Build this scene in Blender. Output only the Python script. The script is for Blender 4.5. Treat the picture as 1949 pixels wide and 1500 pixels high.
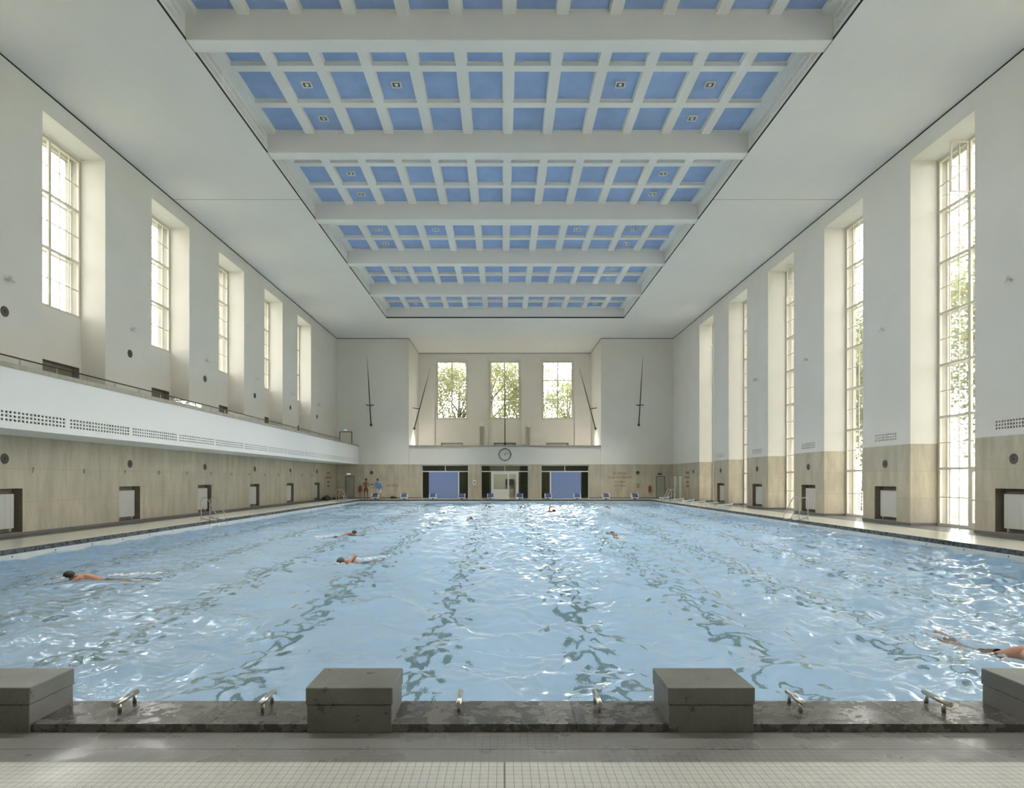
import bpy, bmesh, math, random
import numpy as np
from mathutils import Vector, Matrix
random.seed(7); rng = np.random.default_rng(7)
for o in list(bpy.data.objects): bpy.data.objects.remove(o)
S = bpy.context.scene; C = S.collection
PI = math.pi

# ------------------------------------------------------------ camera
EYE = 1.75; CX = -0.19; F = 1213.0
cam = bpy.data.cameras.new('camera'); co = bpy.data.objects.new('camera', cam); C.objects.link(co)
co.location = (CX, 0, EYE); co.rotation_euler = (PI/2, 0, 0)
cam.sensor_fit = 'HORIZONTAL'; cam.sensor_width = 36; cam.lens = F/1949*36
cam.shift_x = (974.5-957)/1949; cam.shift_y = (912-750)/1949
cam.clip_start = .05; cam.clip_end = 600
S.camera = co
# ------------------------------------------------------------ world, sun, exposure
W = bpy.data.worlds.new('sky'); S.world = W; W.use_nodes = True
wn = W.node_tree; wn.nodes.clear()
wo = wn.nodes.new('ShaderNodeOutputWorld'); wb = wn.nodes.new('ShaderNodeBackground')
wb.inputs['Color'].default_value = (1.0, .975, .97, 1); wb.inputs['Strength'].default_value = 1.0
wn.links.new(wb.outputs[0], wo.inputs[0])
wt = wn.nodes.new('ShaderNodeTexCoord'); wd = wn.nodes.new('ShaderNodeVectorMath'); wd.operation = 'DOT_PRODUCT'; wd.inputs[1].default_value = (0, 1, 0)
wn.links.new(wt.outputs['Generated'], wd.inputs[0])
wm = wn.nodes.new('ShaderNodeMapRange'); wm.inputs[1].default_value = .3; wm.inputs[2].default_value = 1; wm.inputs[3].default_value = .7; wm.inputs[4].default_value = 6.0
wn.links.new(wd.outputs['Value'], wm.inputs[0]); wq = wn.nodes.new('ShaderNodeMapRange'); wq.inputs[1].default_value = -.3; wq.inputs[2].default_value = -1; wq.inputs[3].default_value = 0; wq.inputs[4].default_value = 0.0
wn.links.new(wd.outputs['Value'], wq.inputs[0]); wa = wn.nodes.new('ShaderNodeMath'); wa.operation = 'ADD'
wn.links.new(wm.outputs[0], wa.inputs[0]); wn.links.new(wq.outputs[0], wa.inputs[1]); wn.links.new(wa.outputs[0], wb.inputs['Strength'])
sl = bpy.data.lights.new('sun', 'SUN'); so = bpy.data.objects.new('sun', sl); C.objects.link(so)
sl.energy = 1.6; sl.angle = .02; sl.color = (1, .93, .8)
so.rotation_euler = (math.radians(42), 0, 0)
vs = S.view_settings; S.display_settings.display_device = 'sRGB'
vs.view_transform = 'Standard'; vs.look = 'None'; vs.gamma = 1; vs.use_curve_mapping = False
vs.exposure = 3.22

# ------------------------------------------------------------ dimensions
XW = 15.14                      # side walls
YF = 57.4; YB = 64.1; YN = -3.0 # far piers, back wall of the recess, wall behind the camera
ZC = 14.43                      # ceiling
ZD = 3.08                       # top of stone dado
PX = 12.5; PY0 = 4.86; PY1 = 54.86; ZW = -0.27; ZP = -2.25
XO = 9.36; YO0 = 5.75; YO1 = 50.2
NICHE = [20.7+6.43*k for k in range(-3, 5)]; NW = 3.27
PIERC = [y-1.58 for y in NICHE] + [NICHE[-1]+NW+1.58]
XR = 8.66                       # half width of the far recess
DL, DR = .9, 1.0                # niche depths

# ------------------------------------------------------------ materials
def lin(c):
    return tuple(((v/255)/12.92 if v/255 <= .04045 else ((v/255+.055)/1.055)**2.4) for v in c)
MATS = {}
def mat(name, col, rough=.6, metal=0, bump=0, bscale=30, var=0, vscale=3, spec=.5):
    m = bpy.data.materials.new(name); m.use_nodes = True; nt = m.node_tree; b = nt.nodes['Principled BSDF']
    b.inputs['Base Color'].default_value = (*col, 1); b.inputs['Roughness'].default_value = rough
    b.inputs['Metallic'].default_value = metal; b.inputs['Specular IOR Level'].default_value = spec
    tc = nt.nodes.new('ShaderNodeTexCoord')
    if var:
        n = nt.nodes.new('ShaderNodeTexNoise'); n.inputs['Scale'].default_value = vscale; n.inputs['Detail'].default_value = 5
        nt.links.new(tc.outputs['Object'], n.inputs['Vector'])
        r = nt.nodes.new('ShaderNodeMapRange'); r.inputs[1].default_value = .3; r.inputs[2].default_value = .7
        r.inputs[3].default_value = 1-var; r.inputs[4].default_value = 1+var*.6
        nt.links.new(n.outputs['Fac'], r.inputs[0])
        h = nt.nodes.new('ShaderNodeVectorMath'); h.operation = 'SCALE'; h.inputs[0].default_value = col
        nt.links.new(r.outputs[0], h.inputs['Scale']); nt.links.new(h.outputs[0], b.inputs['Base Color'])
    if bump:
        n = nt.nodes.new('ShaderNodeTexNoise'); n.inputs['Scale'].default_value = bscale; n.inputs['Detail'].default_value = 3
        nt.links.new(tc.outputs['Object'], n.inputs['Vector'])
        bp = nt.nodes.new('ShaderNodeBump'); bp.inputs['Strength'].default_value = bump; bp.inputs['Distance'].default_value = .01
        nt.links.new(n.outputs['Fac'], bp.inputs['Height']); nt.links.new(bp.outputs[0], b.inputs['Normal'])
    MATS[name] = m; return m
class NT:
    """small node helper"""
    def __init__(s, m): s.nt = m.node_tree; s.b = s.nt.nodes.get('Principled BSDF')
    def n(s, t, **k):
        x = s.nt.nodes.new('ShaderNode'+t)
        for a, v in k.items(): setattr(x, a, v)
        return x
    def l(s, a, b): s.nt.links.new(a, b)
    def val(s, sock, v):
        if hasattr(v, 'is_linked') or hasattr(v, 'links'): s.l(v, sock)
        else: sock.default_value = v
    def m(s, op, a, b=0.0, c=None):
        x = s.n('Math', operation=op); s.val(x.inputs[0], a); s.val(x.inputs[1], b)
        if c is not None: s.val(x.inputs[2], c)
        return x.outputs[0]
    def mix(s, f, a, b, typ='MIX'):
        x = s.n('Mix', data_type='RGBA', blend_type=typ); s.val(x.inputs[0], f)
        for i, v in ((6, a), (7, b)):
            if isinstance(v, tuple): x.inputs[i].default_value = (*v[:3], 1)
            else: s.l(v, x.inputs[i])
        return x.outputs[2]
    def noise(s, vec, scale, detail=4, rough=.5):
        x = s.n('TexNoise'); x.inputs['Scale'].default_value = scale; x.inputs['Detail'].default_value = detail
        x.inputs['Roughness'].default_value = rough; s.l(vec, x.inputs['Vector']); return x.outputs['Fac']
    def rng(s, v, a, b, c=0., d=1.):
        x = s.n('MapRange'); s.val(x.inputs[0], v)
        for i, q in zip((1, 2, 3, 4), (a, b, c, d)): x.inputs[i].default_value = q
        return x.outputs[0]
    def pos(s):
        g = s.n('NewGeometry'); sp = s.n('SeparateXYZ'); s.l(g.outputs['Position'], sp.inputs[0])
        return g.outputs['Position'], sp.outputs[0], sp.outputs[1], sp.outputs[2]
    def comb(s, a, b, c=0.0):
        x = s.n('CombineXYZ'); s.val(x.inputs[0], a); s.val(x.inputs[1], b); s.val(x.inputs[2], c); return x.outputs[0]

M_plaster = mat('wall plaster', (.76, .735, .668), .85, bump=.15, bscale=60, var=.03, vscale=.6)
M_gplaster = mat('gallery plaster', (.84, .84, .80), .8, bump=.1, bscale=50)
M_ceil = mat('ceiling plaster', (.75, .74, .7), .85)
q = NT(M_ceil); P, X, Y, Z = q.pos()
br = q.n('TexBrick'); br.inputs['Scale'].default_value = 1; br.inputs['Brick Width'].default_value = 1.25; br.inputs['Row Height'].default_value = .62
br.inputs['Mortar Size'].default_value = .006; br.inputs['Color1'].default_value = (.80, .775, .73, 1); br.inputs['Color2'].default_value = (.83, .805, .76, 1)
br.inputs['Mortar'].default_value = (.78, .755, .71, 1); q.l(q.comb(Y, X), br.inputs['Vector'])
q.l(q.mix(q.noise(P, 1.2), br.outputs['Color'], (.815, .79, .745)), q.b.inputs['Base Color'])
M_rib = mat('coffer plaster', (.85, .83, .78), .8, bump=.1, bscale=40)
M_panel = mat('blue acoustic coffer panel', (.36, .49, .76), .9, bump=.5, bscale=90, var=.10, vscale=1.5)
M_dark = mat('painted hole shade', (.03, .032, .03), .9)  # near-black stands in for shade behind the coffer grilles
M_gap = mat('shadow gap black', (.02, .024, .022), .9)  # black colour stands in for shade in the ceiling gaps
M_greyhole = mat('hole shade and housing grey', (.14, .15, .145), .9)  # darkens grille recesses in place of shade; also plain grey for housings
# limestone cladding
def stone(name, c1, c2, stain, bw=2.4, rh=1.03, off=.0):
    m = mat(name, c1, .62); q = NT(m); P, X, Y, Z = q.pos()
    u = q.m('ADD', X, Y); v = q.comb(u, q.m('ADD', Z, off))
    br = q.n('TexBrick'); br.offset = .37
    for k, val in (('Scale', 1), ('Brick Width', bw), ('Row Height', rh), ('Mortar Size', .006), ('Bias', 0)): br.inputs[k].default_value = val
    br.inputs['Color1'].default_value = (*c1, 1); br.inputs['Color2'].default_value = (*c2, 1)
    br.inputs['Mortar'].default_value = tuple(x*.62 for x in c1)+(1,)
    q.l(v, br.inputs['Vector'])
    st = q.rng(q.noise(q.comb(q.m('MULTIPLY', u, 1.6), q.m('MULTIPLY', Z, .35)), 1.3, 7, .65), .36, .66)
    c = q.mix(st, br.outputs['Color'], stain)
    sp = q.rng(q.noise(P, 28, 4, .7), .35, .7, .86, 1.1)
    vm = q.n('VectorMath', operation='SCALE'); q.l(c, vm.inputs[0]); q.l(sp, vm.inputs['Scale'])
    q.l(vm.outputs[0], q.b.inputs['Base Color']); return m
M_stone = stone('limestone cladding', (.62, .55, .40), (.53, .485, .38), (.42, .38, .29))
M_stonecap = mat('limestone coping', (.42, .39, .31), .6, var=.15, vscale=4)
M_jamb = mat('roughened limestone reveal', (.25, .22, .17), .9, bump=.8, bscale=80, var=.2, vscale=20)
M_base = mat('grey skirting stone', (.17, .17, .16), .4, var=.1, vscale=5)
# floor tiles
M_floor = mat('mosaic floor tile', (.6, .6, .55), .35); q = NT(M_floor); P, X, Y, Z = q.pos()
def grid(q, A, B, s, w):
    fa = q.m('FRACT', q.m('DIVIDE', A, s)); fb = q.m('FRACT', q.m('DIVIDE', B, s))
    ga = q.m('LESS_THAN', q.m('ABSOLUTE', q.m('SUBTRACT', fa, .5)), w/s/2)
    gb = q.m('LESS_THAN', q.m('ABSOLUTE', q.m('SUBTRACT', fb, .5)), w/s/2)
    return q.m('MAXIMUM', ga, gb)
g = grid(q, X, Y, .05, .0028)
ctr = q.m('LESS_THAN', q.m('ABSOLUTE', q.m('SUBTRACT', X, -.181)), .004)
tilev = q.rng(q.noise(q.comb(q.m('FLOOR', q.m('DIVIDE', X, .05)), q.m('FLOOR', q.m('DIVIDE', Y, .05))), 1.7, 2), .3, .7, .93, 1.05)
tl = q.n('VectorMath', operation='SCALE'); tl.inputs[0].default_value = (.52, .52, .47); q.l(tilev, tl.inputs['Scale'])
c = q.mix(q.m('MAXIMUM', g, ctr), tl.outputs[0], (.13, .13, .11))
q.l(c, q.b.inputs['Base Color'])
q.l(q.rng(q.noise(P, 2.5), .4, .6, .3, .5), q.b.inputs['Roughness'])
M_gtile = mat('grey mosaic floor tile', (.2, .2, .19), .3); q = NT(M_gtile); P, X, Y, Z = q.pos()
g = grid(q, X, Y, .05, .003)
wet = q.rng(q.noise(P, 2.2, 5), .42, .58)
dry = q.mix(q.m('MULTIPLY', g, q.rng(q.noise(P, 1.1), .4, .6, .2, .9)), (.2, .2, .185), (.09, .09, .08))
ln = q.m('LESS_THAN', q.m('ABSOLUTE', q.m('SUBTRACT', Y, 4.13)), .004)
q.l(q.mix(ln, dry, (.05, .05, .045)), q.b.inputs['Base Color'])
q.l(q.rng(wet, 0, 1, .5, .22), q.b.inputs['Roughness'])
bp = q.n('Bump'); bp.inputs['Strength'].default_value = .25; bp.inputs['Distance'].default_value = .004
q.l(q.noise(P, 22, 3), bp.inputs['Height']); q.l(bp.outputs[0], q.b.inputs['Normal'])
M_deck = mat('beige deck tile', (.58, .57, .48), .28, var=.08, vscale=1.5)
M_strip = mat('grey deck channel tile', (.15, .15, .14), .4, var=.1, vscale=3)
# wet granite
def granite(name, base, wetc, wofs=.0):
    m = mat(name, base, .5); q = NT(m); P, X, Y, Z = q.pos()
    w = q.rng(q.noise(P, 9, 8, .65), .47+wofs, .55+wofs)
    sp = q.rng(q.noise(P, 260, 2), .35, .65, .7, 1.3)
    big = q.rng(q.noise(P, 2.2, 3), .3, .7, .8, 1.2)
    cc = q.mix(w, base, wetc); vm = q.n('VectorMath', operation='SCALE'); q.l(cc, vm.inputs[0]); q.l(q.m('MULTIPLY', sp, big), vm.inputs['Scale'])
    q.l(vm.outputs[0], q.b.inputs['Base Color']); q.l(q.rng(w, 0, 1, .5, .16), q.b.inputs['Roughness'])
    bp = q.n('Bump'); bp.inputs['Strength'].default_value = .3; bp.inputs['Distance'].default_value = .003
    q.l(q.noise(P, 60, 4), bp.inputs['Height']); q.l(bp.outputs[0], q.b.inputs['Normal']); return m
M_granite = granite('wet grey granite', (.12, .115, .10), (.065, .062, .055), -.03)
M_granblk = granite('grey granite block', (.145, .145, .127), (.10, .10, .09), .11)
M_edge = granite('dark pool edge stone', (.07, .08, .08), (.052, .06, .062))
# pool basin tiles with lane lines
M_pool = mat('light blue pool tile with grey lane lines', (.3, .5, .75), .4); q = NT(M_pool); P, X, Y, Z = q.pos()
fx = q.m('ABSOLUTE', q.m('SUBTRACT', q.m('FRACT', q.m('DIVIDE', X, 2.5)), .5))
lane = q.m('LESS_THAN', fx, .13/2.5)
lane = q.m('MULTIPLY', lane, q.m('MULTIPLY', q.m('GREATER_THAN', Y, PY0+.8), q.m('LESS_THAN', Y, PY1-.8)))
lane = q.m('MULTIPLY', lane, q.m('LESS_THAN', Z, ZP+.05))
q.l(q.mix(lane, (.49, .65, .80), (.17, .265, .285)), q.b.inputs['Base Color'])
M_gutter = mat('pale gutter tile', (.55, .58, .57), .4, var=.06, vscale=4)
# water
M_water = bpy.data.materials.new('pool water'); M_water.use_nodes = True; q = NT(M_water); q.nt.nodes.remove(q.b)
gl = q.n('BsdfGlass'); gl.inputs['IOR'].default_value = 1.333; gl.inputs['Roughness'].default_value = .02
gl.inputs['Color'].default_value = (.95, .985, 1, 1)
P, X, Y, Z = q.pos()
bp = q.n('Bump'); bp.inputs['Strength'].default_value = .4; bp.inputs['Distance'].default_value = .02
hh = q.m('ADD', q.m('MULTIPLY', q.noise(P, 7, 4, .6), 1.0), q.m('MULTIPLY', q.noise(P, 20, 2), .2))
q.l(hh, bp.inputs['Height']); q.l(bp.outputs[0], gl.inputs['Normal'])
q.l(gl.outputs[0], q.nt.nodes['Material Output'].inputs['Surface'])
# glass
def glassm(name, col, refl=.5):
    m = bpy.data.materials.new(name); m.use_nodes = True; q = NT(m); q.nt.nodes.remove(q.b)
    t = q.n('BsdfTransparent'); t.inputs[0].default_value = (*col, 1); g = q.n('BsdfGlossy'); g.inputs['Roughness'].default_value = .02
    f = q.n('Fresnel'); f.inputs[0].default_value = 1.45; x = q.n('MixShader')
    q.l(q.m('MULTIPLY', f.outputs[0], refl), x.inputs[0]); q.l(t.outputs[0], x.inputs[1]); q.l(g.outputs[0], x.inputs[2])
    q.l(x.outputs[0], q.nt.nodes['Material Output'].inputs['Surface']); return m
M_glass = glassm('window glass', (.96, .97, .96)); M_clear = glassm('low balustrade glass', (.93, .95, .94), .12); M_darkglass = glassm('grey foyer glass', (.55, .58, .52), 1.0)
M_frame = mat('cream window paint', (.66, .62, .52), .45)
M_white = mat('white paint', (.78, .78, .73), .4)
M_radi = mat('radiator enamel', (.62, .61, .56), .45)
M_steel = mat('brushed stainless steel', (.55, .53, .48), .28, 1)
M_rail = mat('dark handrail', (.05, .045, .04), .4)
M_iron = mat('dark iron', (.035, .035, .03), .5)
M_speaker = mat('round speaker mesh', (.10, .098, .085), .8)
M_red = mat('signal red', (.30, .03, .025), .4)
M_paint = mat('faded red brown lettering', (.26, .07, .045), .8)
M_num = mat('dark painted numerals', (.07, .07, .06), .8)
M_bluepan = mat('blue wall panel', (.22, .29, .52), .6, bump=.2)
M_bluetop = mat('blue starting block tread', (.05, .08, .19), .6)
M_plastic = mat('white moulded plastic', (.72, .74, .74), .35)
M_door = mat('grey green door paint', (.36, .37, .31), .5)
M_doorframe = mat('dark door frame', (.10, .09, .07), .5)
M_skin = mat('skin', (.42, .22, .13), .5); M_skin2 = mat('tanned skin', (.22, .11, .06), .5)
M_hair = mat('dark hair', (.02, .018, .014), .5)
M_shirt = mat('light blue shirt cloth', (.25, .42, .70), .8, var=.25, vscale=14)
M_shorts = mat('pale shorts cloth', (.55, .68, .72), .8); M_trunks = mat('brown trunks cloth', (.14, .08, .05), .8)
M_capg = mat('dark grey swim cap', (.06, .07, .08), .4)
M_bag = mat('black bag cloth', (.02, .02, .022), .7)
M_leaf = mat('sunlit leaves', (.09, .098, .045), .6, var=.4, vscale=2)
bl = M_leaf.node_tree.nodes['Principled BSDF']; bl.inputs['Transmission Weight'].default_value = 0
q = NT(M_leaf); tr = q.n('BsdfTranslucent'); tr.inputs[0].default_value = (.21, .225, .09, 1); mx = q.n('MixShader'); mx.inputs[0].default_value = .45
q.l(q.b.outputs[0], mx.inputs[1]); q.l(tr.outputs[0], mx.inputs[2]); q.l(mx.outputs[0], q.nt.nodes['Material Output'].inputs['Surface'])
M_bark = mat('tree bark', (.10, .088, .075), .9, bump=.5, bscale=8)
M_lawn = mat('lawn', (.09, .10, .05), .9, var=.3, vscale=1)
M_terr = mat('pale terrace paving', (.6, .58, .52), .8)
M_ext = mat('exterior limestone', (.42, .40, .35), .85, var=.15, vscale=1)
M_foam = mat('white foam', (.85, .88, .9), .5)
def emis(name, col, s):
    m = bpy.data.materials.new(name); m.use_nodes = True; b = m.node_tree.nodes['Principled BSDF']
    b.inputs['Base Color'].default_value = (*col, 1); b.inputs['Emission Color'].default_value = (*col, 1); b.inputs['Emission Strength'].default_value = s; return m
M_exit = emis('lit exit sign', (.55, .9, .65), .08)
M_fill_lamp = emis('foyer fill lamp', (1, .95, .85), 5.0)  # glow of the added foyer lamps

# ------------------------------------------------------------ mesh helpers
class MB:
    k = 0
    def __init__(s, f=None): s.bm = bmesh.new(); s.f = f; s.sm = False
    def v(s, p): return s.bm.verts.new(s.f(*p) if s.f else p)
    def quad(s, a, b, c, d, mi=0):
        fc = s.bm.faces.new([s.v(a), s.v(b), s.v(c), s.v(d)]); fc.material_index = mi; return fc
    def box(s, x0, x1, y0, y1, z0, z1, mi=0):
        s.k += 1; e = (s.k % 7)*.0004      # keeps touching members of one frame from sharing a plane
        x0 -= e; y0 -= e; z0 -= e; x1 += e; y1 += e; z1 += e
        vs = [s.v((x, y, z)) for x in (x0, x1) for y in (y0, y1) for z in (z0, z1)]
        for f in ((0, 1, 3, 2), (4, 6, 7, 5), (0, 4, 5, 1), (2, 3, 7, 6), (0, 2, 6, 4), (1, 5, 7, 3)):
            s.bm.faces.new([vs[i] for i in f]).material_index = mi
        return s
    def prism(s, pts, axis, a, b, mi=0):
        """pts 2D outline, extruded along axis from a to b"""
        def P(p, t):
            return {'x': (t, p[0], p[1]), 'y': (p[0], t, p[1]), 'z': (p[0], p[1], t)}[axis]
        A = [s.v(P(p, a)) for p in pts]; B = [s.v(P(p, b)) for p in pts]; n = len(pts)
        s.bm.faces.new(A).material_index = mi; s.bm.faces.new(B[::-1]).material_index = mi
        for i in range(n): s.bm.faces.new([A[i], B[i], B[(i+1) % n], A[(i+1) % n]]).material_index = mi
        return s
    def tube(s, pts, r, n=10, cap=True, mi=0):
        pts = [Vector(p) for p in pts]; rs = r if isinstance(r, (list, tuple)) else [r]*len(pts); rings = []; ref = None
        for i, p in enumerate(pts):
            t = (pts[min(i+1, len(pts)-1)]-pts[max(i-1, 0)]).normalized()
            if ref is None:
                ref = Vector((0, 0, 1)) if abs(t.z) < .9 else Vector((1, 0, 0))
            a = t.cross(ref).normalized(); b = a.cross(t).normalized(); ref = b
            rings.append([s.v(tuple(p+a*math.cos(2*PI*k/n)*rs[i]+b*math.sin(2*PI*k/n)*rs[i])) for k in range(n)])
        for i in range(len(rings)-1):
            for k in range(n):
                f = s.bm.faces.new([rings[i][k], rings[i][(k+1) % n], rings[i+1][(k+1) % n], rings[i+1][k]]); f.smooth = True; f.material_index = mi
        if cap:
            s.bm.faces.new(rings[0][::-1]).material_index = mi; s.bm.faces.new(rings[-1]).material_index = mi
        return s
    def disc(s, c, ax, prof, n=24, mi=0):
        """lathe: prof = [(r, h)] about axis vector ax"""
        c = Vector(c); ax = Vector(ax).normalized(); e = Vector((0, 0, 1)) if abs(ax.z) < .9 else Vector((1, 0, 0))
        a = ax.cross(e).normalized(); b = ax.cross(a); rings = []
        for r, h in prof:
            if r < 1e-5: rings.append([s.v(tuple(c+ax*h))])
            else: rings.append([s.v(tuple(c+ax*h+a*math.cos(2*PI*k/n)*r+b*math.sin(2*PI*k/n)*r)) for k in range(n)])
        for A, B in zip(rings, rings[1:]):
            for k in range(n):
                vs = [A[k % len(A)], A[(k+1) % len(A)] if len(A) > 1 else None, B[(k+1) % len(B)] if len(B) > 1 else None, B[k % len(B)]]
                vs = [v for v in vs if v]
                if len(set(vs)) > 2:
                    f = s.bm.faces.new(vs); f.smooth = True; f.material_index = mi
        return s
    def build(s, name, m, parent=None, bevel=0, seg=2):
        bmesh.ops.recalc_face_normals(s.bm, faces=s.bm.faces)
        me = bpy.data.meshes.new(name); s.bm.to_mesh(me); s.bm.free()
        for x in (m if isinstance(m, (list, tuple)) else [m]): me.materials.append(x)
        o = bpy.data.objects.new(name, me); C.objects.link(o)
        if parent: o.parent = parent
        if bevel:
            b = o.modifiers.new('bevel', 'BEVEL'); b.width = bevel; b.segments = seg; b.limit_method = 'ANGLE'
        return o
def bx(x0, x1, y0, y1, z0, z1): return MB().box(x0, x1, y0, y1, z0, z1)
def tag(o, label=None, cat=None, group=None, kind=None):
    if label: o['label'] = label
    if cat: o['category'] = cat
    if group: o['group'] = group
    if kind: o['kind'] = kind
    return o
def empty(name, loc=(0, 0, 0), rz=0):
    o = bpy.data.objects.new(name, None); C.objects.link(o); o.location = loc; o.rotation_euler = (0, 0, rz); o.empty_display_size = .1; return o
def dup(root, loc=None, rz=None):
    def cp(o, par):
        c = o.copy(); C.objects.link(c)
        if par: c.parent = par
        for ch in o.children: cp(ch, c)
        return c
    c = cp(root, None)
    for k in ('label', 'group'):
        if k in c and k == 'label': del c[k]
    if loc is not None: c.location = loc
    if rz is not None: c.rotation_euler = (0, 0, rz)
    return c
def struct(o, label=None): return tag(o, label, None, None, 'structure')

def relief(name, u0, u1, v0, v1, rects, f, thick, mats, mf, us=(), vs_=()):
    """slab with rectangular recesses / through holes; rect = (u0,u1,v0,v1,depth|None)"""
    U = sorted({round(x, 4) for x in [u0, u1, *us] + [c for r in rects for c in r[:2]] if u0-1e-6 <= x <= u1+1e-6})
    V = sorted({round(x, 4) for x in [v0, v1, *vs_] + [c for r in rects for c in r[2:4]] if v0-1e-6 <= x <= v1+1e-6})
    nu, nv = len(U)-1, len(V)-1; D = [[0.0]*nv for _ in range(nu)]
    for i in range(nu):
        cu = (U[i]+U[i+1])/2
        for j in range(nv):
            cv = (V[j]+V[j+1])/2
            for r in rects:
                if r[0] < cu < r[1] and r[2] < cv < r[3]: D[i][j] = thick if r[4] is None else r[4]
    b = MB(f)
    for i in range(nu):
        for j in range(nv):
            a0, a1, b0, b1 = U[i], U[i+1], V[j], V[j+1]; d = D[i][j]; cu, cv = (a0+a1)/2, (b0+b1)/2
            if d < thick-1e-6:
                b.quad((a0, b0, d), (a1, b0, d), (a1, b1, d), (a0, b1, d), mf(cu, cv, d))
                b.quad((a0, b0, thick), (a1, b0, thick), (a1, b1, thick), (a0, b1, thick), mf(cu, cv, thick))
            for (du, dv) in ((1, 0), (0, 1)):
                ii, jj = i+du, j+dv
                e = D[ii][jj] if ii < nu and jj < nv else None
                if e is None: lo, hi = d, thick
                else: lo, hi = min(d, e), max(d, e)
                if hi-lo > 1e-6:
                    if du: b.quad((a1, b0, lo), (a1, b1, lo), (a1, b1, hi), (a1, b0, hi), mf(a1, cv, (lo+hi)/2))
                    else: b.quad((a0, b1, lo), (a1, b1, lo), (a1, b1, hi), (a0, b1, hi), mf(cu, b1-1e-4, (lo+hi)/2))
            if i == 0 and d < thick: b.quad((a0, b0, d), (a0, b1, d), (a0, b1, thick), (a0, b0, thick), mf(a0, cv, d))
            if j == 0 and d < thick: b.quad((a0, b0, d), (a1, b0, d), (a1, b0, thick), (a0, b0, thick), mf(cu, b0, d))
    bmesh.ops.remove_doubles(b.bm, verts=b.bm.verts, dist=1e-4)
    return b.build(name, mats)

# ------------------------------------------------------------ side walls
def wall_mf(side):
    def f(u, v, d):
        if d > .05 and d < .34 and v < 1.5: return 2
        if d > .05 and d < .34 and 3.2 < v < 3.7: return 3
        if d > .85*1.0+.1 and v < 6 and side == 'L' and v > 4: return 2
        if d > 1.15: return 4 if v > 0 else 0
        return 1 if v < ZD-1e-3 else 0
    return f
RAD_L = [p for p in PIERC if 12 < p < 56]; RAD_R = [p for p in PIERC if 12 < p < 50]
mats5 = [M_plaster, M_stone, M_jamb, M_greyhole, M_ext]
rects = []
for y in NICHE:
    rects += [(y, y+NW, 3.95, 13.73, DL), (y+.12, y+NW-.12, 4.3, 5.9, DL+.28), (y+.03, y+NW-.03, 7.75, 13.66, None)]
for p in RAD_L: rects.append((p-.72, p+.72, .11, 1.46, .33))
struct(relief('wall_left', YN, YB, 0, ZC, rects, lambda u, v, d: (-XW-d, u, v), 1.5, mats5, wall_mf('L'), (), (ZD,)))
rects = []
for y in NICHE: rects += [(y, y+NW, 0, 13.73, DR), (y+.03, y+NW-.03, .02, 13.68, None)]
for p in RAD_R:
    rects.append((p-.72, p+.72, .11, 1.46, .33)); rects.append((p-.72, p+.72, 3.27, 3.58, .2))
rects += [(54.7, 55.6, 0, 2.02, .06), (56.35, 57.2, 0, 2.02, .06)]
struct(relief('wall_right', YN, YB, 0, ZC, rects, lambda u, v, d: (XW+d, u, v), 1.5, mats5, wall_mf('R'), (), (ZD,)))
struct(relief('wall_near', -XW-1.5, XW+1.5, 0, ZC+1.2, [], lambda u, v, d: (u, YN-d, v), .4, mats5, lambda u, v, d: 1 if v < ZD else 0, (), (ZD,)))

# ------------------------------------------------------------ far wall with its recess
def fpx(px, D=YF): return (px-957)/F*D+CX
OPEN = [(fpx(802.5), fpx(891.5)), (fpx(915.6), fpx(1006)), (fpx(1030), fpx(1121.5))]
rects = [(-XR, XR, 4.68, ZC, None)] + [(a, b, 0, 3.0, None) for a, b in OPEN]
rects += [(-XR, XR, 0, 4.68, .12)]
rects = [rects[-1]] + rects[:-1]
rects += [(fpx(657), fpx(674.5), 0, 2.02, .12), (fpx(1248.5), fpx(1266.5), 0, 2.02, .12)]
struct(relief('wall_far', -XW, XW, 0, ZC, rects, lambda u, v, d: (u, YF+d, v), .5, [M_plaster, M_stone],
              lambda u, v, d: 1 if v < ZD-1e-3 else 0, (), (ZD,)))
WB = [-5.32, 0.0, 5.34]
rects = []
for x in WB: rects += [(x-1.72, x+1.72, 3.95, 13.9, .22), (x-1.6, x+1.6, 7.75, 13.7, None), (x-1.12, x+1.12, 4.3, 5.42, .55)]
struct(relief('wall_recess_back', -XR-.5, XR+.5, 3.0, ZC, rects, lambda u, v, d: (u, YB+d, v), .9, [M_plaster, M_ext, M_stonecap], lambda u, v, d: 2 if .23 < d < .6 and v < 6 else (1 if d > .45 and v > 7 else 0)))
b = MB(); b.box(-XR-.5, -XR, YF+.4, YB+.9, 3, ZC)
struct(b.build('wall_recess_left', M_plaster)); struct(bx(XR, XR+.5, YF+.4, YB+.9, 3, ZC).build('wall_recess_right', M_plaster))
struct(bx(-XR, XR, YF+.5, YB, 3.55, 3.95).build('floor_far_gallery', M_stonecap))
struct(bx(-XR, XR, YF-.02, YF+.55, 4.68, 4.8).build('trim_1', M_stonecap, bevel=.01))

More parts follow.
